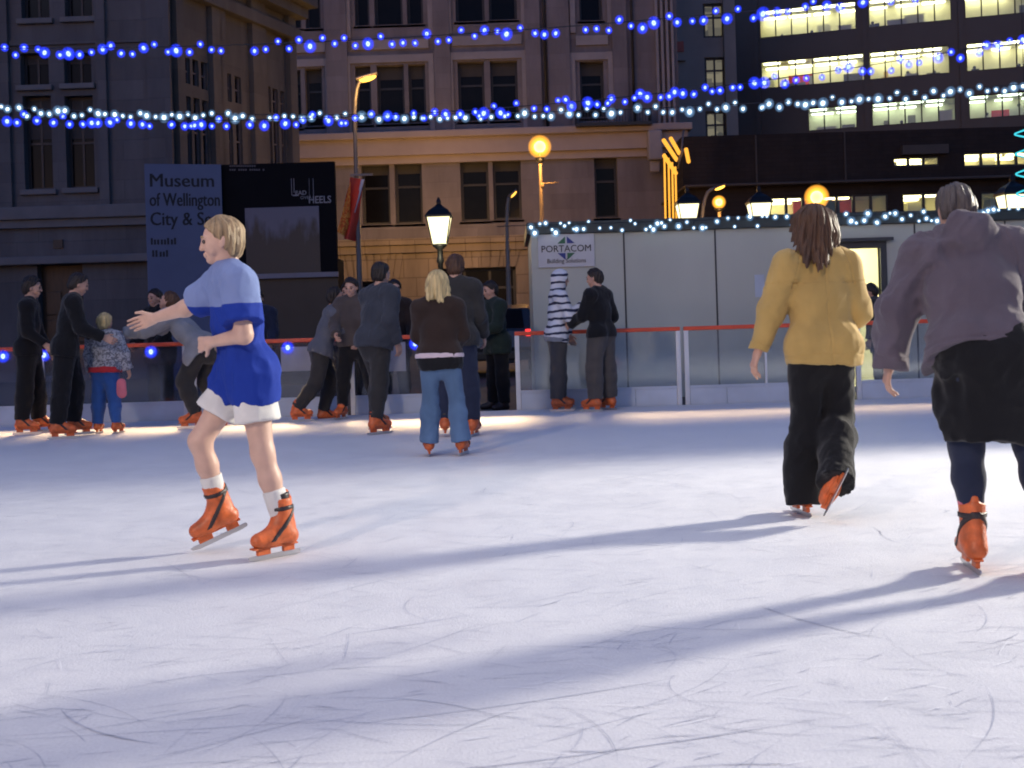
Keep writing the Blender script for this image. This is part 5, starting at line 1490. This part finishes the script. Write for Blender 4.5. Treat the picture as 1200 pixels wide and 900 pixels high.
# skater in blue, gliding with one knee lifted
def blue_extra(J, root, garment, c):
    pass
person('skater in blue football shirt and white shorts gliding with one foot lifted', (326, 653), H=1.56, yaw=118, plant='L', lean=8, twist=0, hyaw=-16, hpitch=-6, hs=1.05,
       legs={'L': (-5, 8, -13, 5), 'R': (32, 9, -16, 5)}, foot={'R': -4}, splay=(18, 0),
       arms={'L': (2, 16, 74, -62), 'R': (54, 46, 70, 56)}, palm={'L': (0,-1,0)},
       top=T('blue_jersey', vox=.007, seams=((0,'s',.004,.003),), off=.026, hem=-.15, hemw=1.0, hipt=.22, sleeve=.74, cuff=.042, name='football_shirt', nf=7, amp=.010, collar_h=.012),
       bottom=T('white_cloth', off=.014, to=.6, hem=.042, amp=.004, name='shorts'), hair=dict(style='short', mat='hair_sandy', off=.016), socks='white_cloth', vox=.0085, skin='skin_pale', curl=40)

# woman in tan jacket seen from behind, one foot kicked back
person('woman in tan jacket and black flared trousers skating away with long brown hair', (940, 603), H=1.575, yaw=4, plant='L', lean=5, side=0, twist=4, hyaw=4, hpitch=-4,
       legs={'L': (2, 3, -2, 3), 'R': (2, -1, -46, -16)}, foot={'R': -22}, splay=(4, 2),
       arms={'L': (4, 22, 4, 20), 'R': (-2, 14, 60, -8)},
       top=T('tan_cotton', vox=.0065, seams=((0,'s',.004,.005),(.215,'u',.004,.004),(-.035,'u',.004,.004)), off=.021, hem=-.10, hemw=1.02, hipt=.12, flare=.004, nf=6.5, amp=.012, sleeve=1.97, cuff=.02, collar_h=.03),
       bottom=T('black_cloth', off=.014, knee=.018, hem=.072, to=2.22, hipw=1.03, amp=.008),
       hair=dict(style='long', mat='hair_brown', off=.026, len=.30, spread=.026, thick=.036, n=20, k=.045, wind=(-.10,-.02,.0), tip=.036, amp=.0065), vox=.008, bulk=.99)

# big skater in lilac seen from behind
def lilac_extra(J, root, garment, c):
    def fn(G):
        P, u, f, H = c['P'], c['u'], c['f'], c['H']
        c['hips'](G, .008, .6)
        G.cone(P + u*.04*H, P - u*.02*H, .094*H, .100*H, .05, (f, .78)); G.cone(P - u*.02*H, P - V(0,0,.25*H) + f*.0, .106*H, .106*H, .05, (f, .85), flat_b=True)
        G.cut(P - V(0,0,.235*H), V(0,0,-1))
    garment('skirt', 'black_cloth', fn, n_amp=.014, n_f=7, stretch=(1,1,.25))
person('big skater in a loose lilac sweatshirt and black knee length skirt seen from behind', (1139, 668), H=1.60, yaw=-8, plant='L', lean=24, side=-3, twist=3, hyaw=6, hpitch=-22, hs=.98,
       legs={'L': (6, -1, -3, -2), 'R': (0, 12, -14, 6)}, foot={'R': 4}, splay=(2, 4), bulk=1.14,
       arms={'L': (2, 25, 14, 8), 'R': (8, 20, 22, 6)},
       top=T('lilac_fleece', vox=.007, seams=((.0,'u',.005,.005),), off=.03, hem=-.02, hemw=1.12, hipt=.22, nf=5.5, amp=.016, sleeve=1.97, cuff=.03, collar_h=.02, hoodback=True, name='sweatshirt'),
       bottom=T('navy_cloth', off=.007, to=1.8, hem=.006, name='leggings', amp=.003), extra=lilac_extra,
       hair=dict(style='short', mat='hair_grey', off=.014), socks='pink_sock', vox=.0085)

# blond girl in jeans
person('blond girl in brown jacket and flared blue jeans standing with her back turned', (503, 534), H=1.43, yaw=-2, plant='L', lean=2, hs=1.06, hyaw=10, hpitch=-3,
       legs={'L': (3, 2, -2, 4), 'R': (0, 9, -2, 5)}, splay=(8, 14),
       arms={'L': (14, 9, 50, -20), 'R': (14, 9, 50, -20)},
       top=T('brown_knit', off=.022, hem=-.01, sleeve=1.95, band='pink_white', bandw=.032, nf=8),
       bottom=T('jeans_blue', off=.012, knee=.014, hem=.05, to=2.04, hipw=1.02),
       extra=lambda J, root, garment, c: garment('tied_jacket', 'black_cloth', lambda G: (c['hips'](G, .026, .12), G.cone(c['P'], c['P'] - c['u']*.05*c['H'], .096*c['H'], .103*c['H'], .04, (c['f'], .8)), G.cut(c['P'] - c['u']*.018, c['u']), G.cut(c['P'] - c['u']*.115, -c['u'])), n_amp=.008, n_f=12),
       hair=dict(style='bob', mat='hair_blond', off=.02, len=.155, spread=.016, tip=.016, amp=.005), vox=.009)

# pair by the company sign
person('skater in a striped hooded top with the hood up facing the man in black', (657, 478), H=1.60, Yfix=14.3, yaw=-84, plant='R', lean=4, hpitch=-4, hyaw=-4,
       legs={'L': (4, 3, 0, 3), 'R': (-2, 3, -4, 3)}, arms={'L': (10, 6, 25, 0), 'R': (22, 8, 128, -10)},
       top=T('striped_knit', off=.026, hem=-.09, sleeve=1.95, band='grey_hoodie', bandw=.05, name='hooded_top', collar=False), hood='striped_knit',
       bottom=T('grey_trouser', off=.028, knee=.034, hem=.04, to=1.98), vox=.0095)
person('man in a black jumper and grey trousers turned towards the striped hood', (713, 477), H=1.60, Yfix=14.3, yaw=52, plant='R', lean=2, hyaw=16, hpitch=-12,
       legs={'L': (4, 4, -2, 3), 'R': (-2, 4, -2, 3)}, arms={'L': (24, 6, 64, -8), 'R': (-8, 16, 46, -12)},
       top=T('black_cloth', off=.024, hem=-.05, sleeve=1.95, name='jumper'), bottom=T('grey_trouser', off=.03, knee=.036, hem=.045, to=1.98),
       hair=dict(style='short', mat='hair_dark', off=.012), vox=.0095)

# group at the far end of the near fence
def child_extra(J, root, garment, c):
    def fn(G):
        b = c['P'] + V(.20, -.02, -.16)
        G.cone(b, b + V(0,0,-.1), .055, .06, .03, (V(0,1,0), .6)); 
    garment('bag', 'pink_sock', fn, n_amp=.003)
person('skater in a dark suit with curly dark hair in profile at the frame edge', (30, 499), H=1.66, yaw=-78, plant='R', lean=3, hpitch=-8,
       legs={'L': (8, 3, 2, 3), 'R': (-4, 3, -6, 3)}, arms={'L': (8, 6, 30, 4), 'R': (4, 6, 48, 4)},
       top=T('black_cloth', off=.022, hem=-.08, name='jacket'), bottom=T('black_cloth', off=.024, knee=.03, hem=.04, to=1.98), hair=dict(style='curly', mat='hair_dark', off=.018), vox=.0105, Yfix=13.3)
person('tall skater all in black leaning on the barrier post with face lowered', (72, 506), H=1.68, yaw=-66, plant='R', lean=10, hpitch=-20,
       legs={'L': (14, 5, -4, 6), 'R': (-8, 4, -8, 4)}, arms={'L': (18, 8, 60, 0), 'R': (14, 8, 66, 0)},
       top=T('black_cloth', off=.026, hem=-.1, name='jacket'), bottom=T('black_cloth', off=.024, knee=.03, hem=.04, to=1.98), hair=dict(style='short', mat='hair_dark', off=.014), vox=.0105, Yfix=12.6)
person('small blond child in patterned grey jacket and bright blue trousers', (116, 508), H=1.22, yaw=-10, plant='L', lean=3, hs=1.16, hyaw=-10,
       legs={'L': (2, 4, -2, 4), 'R': (0, 6, -2, 4)}, arms={'L': (8, 20, 20, 8), 'R': (8, 18, 20, 8)}, bulk=1.08,
       top=T('patterned_jacket', off=.034, hem=-.03, band='red_cloth', bandw=.055, nf=10), bottom=T('bright_blue_trouser', off=.02, knee=.022, hem=.026, to=1.97),
       hair=dict(style='short', mat='hair_blond', off=.016), extra=child_extra, vox=.0105)
person('skater in a loose grey top bending forward behind the one in blue', (226, 502), H=1.70, yaw=82, plant='L', lean=46, hpitch=24, hyaw=-4,
       legs={'L': (26, 3, -20, 3), 'R': (4, 5, -26, 4)}, arms={'L': (62, 8, 84, 0), 'R': (70, 14, 92, 8)},
       top=T('grey_hoodie', off=.036, hem=-.08, sleeve=1.9, nf=6, amp=.014, name='loose_top'), bottom=T('dark_grey_cloth', off=.024, knee=.026, hem=.03, to=1.97), hair=dict(style='short', mat='hair_brown', off=.014), vox=.0105)
person('skater in a pale grey jacket behind the shoulder of the one in blue', (352, 494), H=1.60, yaw=-70, plant='R', lean=20, hpitch=4,
       legs={'L': (20, 4, -16, 4), 'R': (-14, 6, -40, 4)}, arms={'L': (40, 8, 70, 0), 'R': (30, 8, 50, 0)},
       top=T('pale_blue_grey', off=.03, hem=-.06, sleeve=1.95), bottom=T('dark_grey_cloth', off=.02, knee=.022, hem=.03, to=1.97), hair=dict(style='short', mat='hair_dark', off=.014), vox=.0105)
person('skater in taupe jumper and dark trousers standing astride by the red barrier rail', (400, 483), H=1.58, Yfix=14.1, yaw=168, plant='R', lean=2, hpitch=-16,
       legs={'L': (4, 15, -6, 9), 'R': (4, 8, -4, 5)}, arms={'L': (14, 10, 40, -14), 'R': (20, 8, 60, -20)},
       top=T('taupe_knit', off=.024, hem=-.05, name='jumper'), bottom=T('black_cloth', off=.018, knee=.02, hem=.026, to=1.95), hair=dict(style='short', mat='hair_dark', off=.014), vox=.0105)
person('skater in a slate grey jacket and dark jeans passing beside the blond girl', (444, 509), H=1.67, yaw=-40, plant='R', lean=12, hpitch=0,
       legs={'L': (22, 4, -2, 4), 'R': (-6, 4, -16, 4)}, arms={'L': (20, 10, 46, 0), 'R': (-14, 10, 20, 0)},
       top=T('slate_jacket', off=.03, hem=-.09), bottom=T('dark_grey_cloth', off=.022, knee=.026, hem=.034, to=1.98), hair=dict(style='short', mat='hair_dark', off=.015), vox=.0105)
person('dark clothed skater mostly hidden behind the blond girl', (556, 511), H=1.66, yaw=-6, plant='R', lean=5, hpitch=-6,
       legs={'L': (10, 3, -12, 4), 'R': (0, 4, -3, 3)}, arms={'L': (6, 8, 30, 4), 'R': (10, 10, 36, 4)},
       top=T('dark_grey_cloth', off=.03, hem=-.09), bottom=T('navy_cloth', off=.02, knee=.024, hem=.034, to=1.98), hair=dict(style='short', mat='hair_brown', off=.016), vox=.0105)
# people outside the barrier
person('bystander in dark green coat standing in the gap of the barrier', (588, 470), H=1.66, yaw=120, plant='L', lean=4, hpitch=-14, boots=True, boot_mat='strap', floor_z=-.06, Yfix=15.6,
       arms={'L': (16, 10, 70, -20), 'R': (16, 10, 70, -20)}, top=T('dark_green', off=.03, hem=-.16), bottom=T('black_cloth', off=.02, knee=.026, hem=.04, to=1.98), hair=dict(style='short', mat='hair_dark', off=.016), vox=.012)
person('bystander with dark hair in a dark coat outside by the lit doorway', (1028, 460), H=1.48, yaw=70, plant='L', lean=6, hpitch=-14, hyaw=6, boot_mat='strap', floor_z=-.06, Yfix=15.75,
       top=T('dark_grey_cloth', off=.034, hem=-.2), bottom=T('black_cloth', off=.02, to=1.98), hair=dict(style='short', mat='hair_dark', off=.02), vox=.012)
for lb_, px_, H_, yw, mt, bt in (('onlooker in a black coat behind the dark barrier under the billboard', (196, 470), 1.70, 150, 'black_cloth', 'black_cloth'),
                            ('onlooker in a navy coat behind the barrier next to the billboard base', (318, 470), 1.66, 190, 'navy_cloth', 'black_cloth'),
                            ('onlooker in a brown coat outside the barrier under the lit lantern', (478, 470), 1.72, 205, 'brown_knit', 'black_cloth'),
                            ('onlooker in a grey coat outside the barrier below the red banner', (425, 470), 1.70, 170, 'dark_grey_cloth', 'black_cloth')):
    person(lb_, px_, H=H_, yaw=yw, plant='L', lean=3, hpitch=-8, boot_mat='strap', floor_z=-.06, Yfix=16.2 + random.uniform(-.3,.5),
           arms={'L': (16, 8, 40, -10), 'R': (20, 8, 56, -16)}, top=T(mt, off=.034, hem=-.2), bottom=T(bt, off=.02, to=1.98), hair=dict(style='short', mat='hair_dark', off=.016), vox=.0125)

# ------------------------------------------------------------------ light
w = bpy.data.worlds.new("World"); scene.world = w; w.use_nodes = True
nt = w.node_tree; N, L = nt.nodes, nt.links; N.clear()
out = N.new('ShaderNodeOutputWorld'); bg = N.new('ShaderNodeBackground'); sky = N.new('ShaderNodeTexSky')
sky.sky_type = 'NISHITA'; sky.sun_disc = False; sky.sun_elevation = math.radians(2.0); sky.sun_rotation = math.radians(200); sky.air_density = 1.0; sky.dust_density = .6; sky.ozone_density = 4.0
hsv = N.new('ShaderNodeMix'); hsv.data_type = 'RGBA'; hsv.blend_type = 'MULTIPLY'; hsv.inputs[0].default_value = 1; hsv.inputs[7].default_value = SKY_TINT = (.84, .85, 1.16, 1)
L.new(sky.outputs[0], hsv.inputs[6]); L.new(hsv.outputs[2], bg.inputs[0]); bg.inputs[1].default_value = 0.145; L.new(bg.outputs[0], out.inputs[0])
su = bpy.data.lights.new('dusk_sun', 'SUN'); su.energy = .02; su.angle = math.radians(12); su.color = (.8,.8,1)
so = bpy.data.objects.new('dusk_sun', su); COL.objects.link(so); so.rotation_euler = (math.radians(70), 0, math.radians(-20))

def lamp(kind, name, loc, energy, col, target=None, **k):
    l = bpy.data.lights.new(name, kind); l.energy = energy; l.color = col
    for a, v in k.items(): setattr(l, a, v)
    o = bpy.data.objects.new(name, l); COL.objects.link(o); o.location = loc
    if target is not None: o.rotation_euler = (Vector(target) - Vector(loc)).to_track_quat('-Z', 'Y').to_euler()
    return o
# rink floodlight beyond the right hand end of the ice, throwing long shadows across it
lamp('SPOT', 'rink_spot', (12.0, 11.0, 4.6), 5500, (1,.92,.76), (-1, 1.6, 0), spot_size=math.radians(56), spot_blend=.4, shadow_soft_size=.55)
# fill spot added behind the camera to lift the near ice
lamp('SPOT', 'rink_spot', (-7, -5, 7.5), 1300, (1,.80,.60), (-1.5, 4.0, 0), spot_size=math.radians(80), spot_blend=.9, shadow_soft_size=.5)
# soft area fill added high above the ice to raise its brightness
lamp('AREA', 'overhead_fill', (0, 6.5, 9.5), 93, (.88,.90,.98), (0, 6.5, 0), shape='RECTANGLE', size=14, size_y=7, spread=math.radians(120))
# area strips added under the barrier rail to brighten the edge of the ice
for x0, x1, e_ in ((-7.5, .2, 13), (.5, 5.5, 3)):
    lamp('AREA', 'rail_strip_fill', ((x0+x1)/2, 14.66, .86), e_, (1,.68,.36), ((x0+x1)/2, 13.35, 0), shape='RECTANGLE', size=x1-x0, size_y=.05, spread=math.radians(34))
# glow of the lit street lamps
def glow(x, y, Y, e, col=(1,.5,.14), r=.2):
    lamp('POINT', 'street_lamp_light', at(x, y, Y), e*.64/KX, col, shadow_soft_size=r)
glow(632, 185, 37.2, 420); glow(430, 104, 31.4, 160); glow(843, 250, 35.4, 120); glow(958, 250, 33.4, 160)
glow(470, 262, 43.5, 380, (1,.55,.18)); glow(400, 262, 43.5, 260, (1,.55,.18)); glow(560, 268, 43.5, 380, (1,.55,.18))
glow(514, 290, 20.6, 26, (1,.85,.5), .15); glow(1186, 262, 20.1, 26, (1,.85,.5), .15)

# ------------------------------------------------------------------ camera and render settings
cd = bpy.data.cameras.new('camera'); co = bpy.data.objects.new('camera', cd); COL.objects.link(co)
cd.sensor_width = 36; cd.lens = 36*F/1200; cd.clip_end = 2000; cd.clip_start = .05
co.matrix_world = Matrix.Translation((0,0,CAMH)) @ Matrix.Rotation(math.radians(90), 4, 'X') @ Matrix.Rotation(-ROLL, 4, 'Z')
# principal point in photo pixels from the centre
ppx, ppy = HOR*SR, HOR*CR
cd.shift_x = -ppx/1200; cd.shift_y = ppy/1200
cd.dof.use_dof = True; cd.dof.focus_distance = 10.5; cd.dof.aperture_fstop = 7.0
scene.camera = co
scene.render.resolution_x, scene.render.resolution_y = 1024, 768
scene.render.engine = 'CYCLES'
c = scene.cycles
c.use_denoising = True; c.use_adaptive_sampling = True; c.adaptive_threshold = .02
c.max_bounces = 5; c.diffuse_bounces = 2; c.glossy_bounces = 3; c.transmission_bounces = 3; c.transparent_max_bounces = 12
c.caustics_reflective = False; c.caustics_refractive = False; c.sample_clamp_indirect = 3; c.filter_width = 1.9
c.use_light_tree = True
scene.view_settings.view_transform = 'Standard'; scene.view_settings.look = 'None'; scene.view_settings.gamma = 1; scene.view_settings.use_curve_mapping = False
scene.view_settings.exposure = EXPO
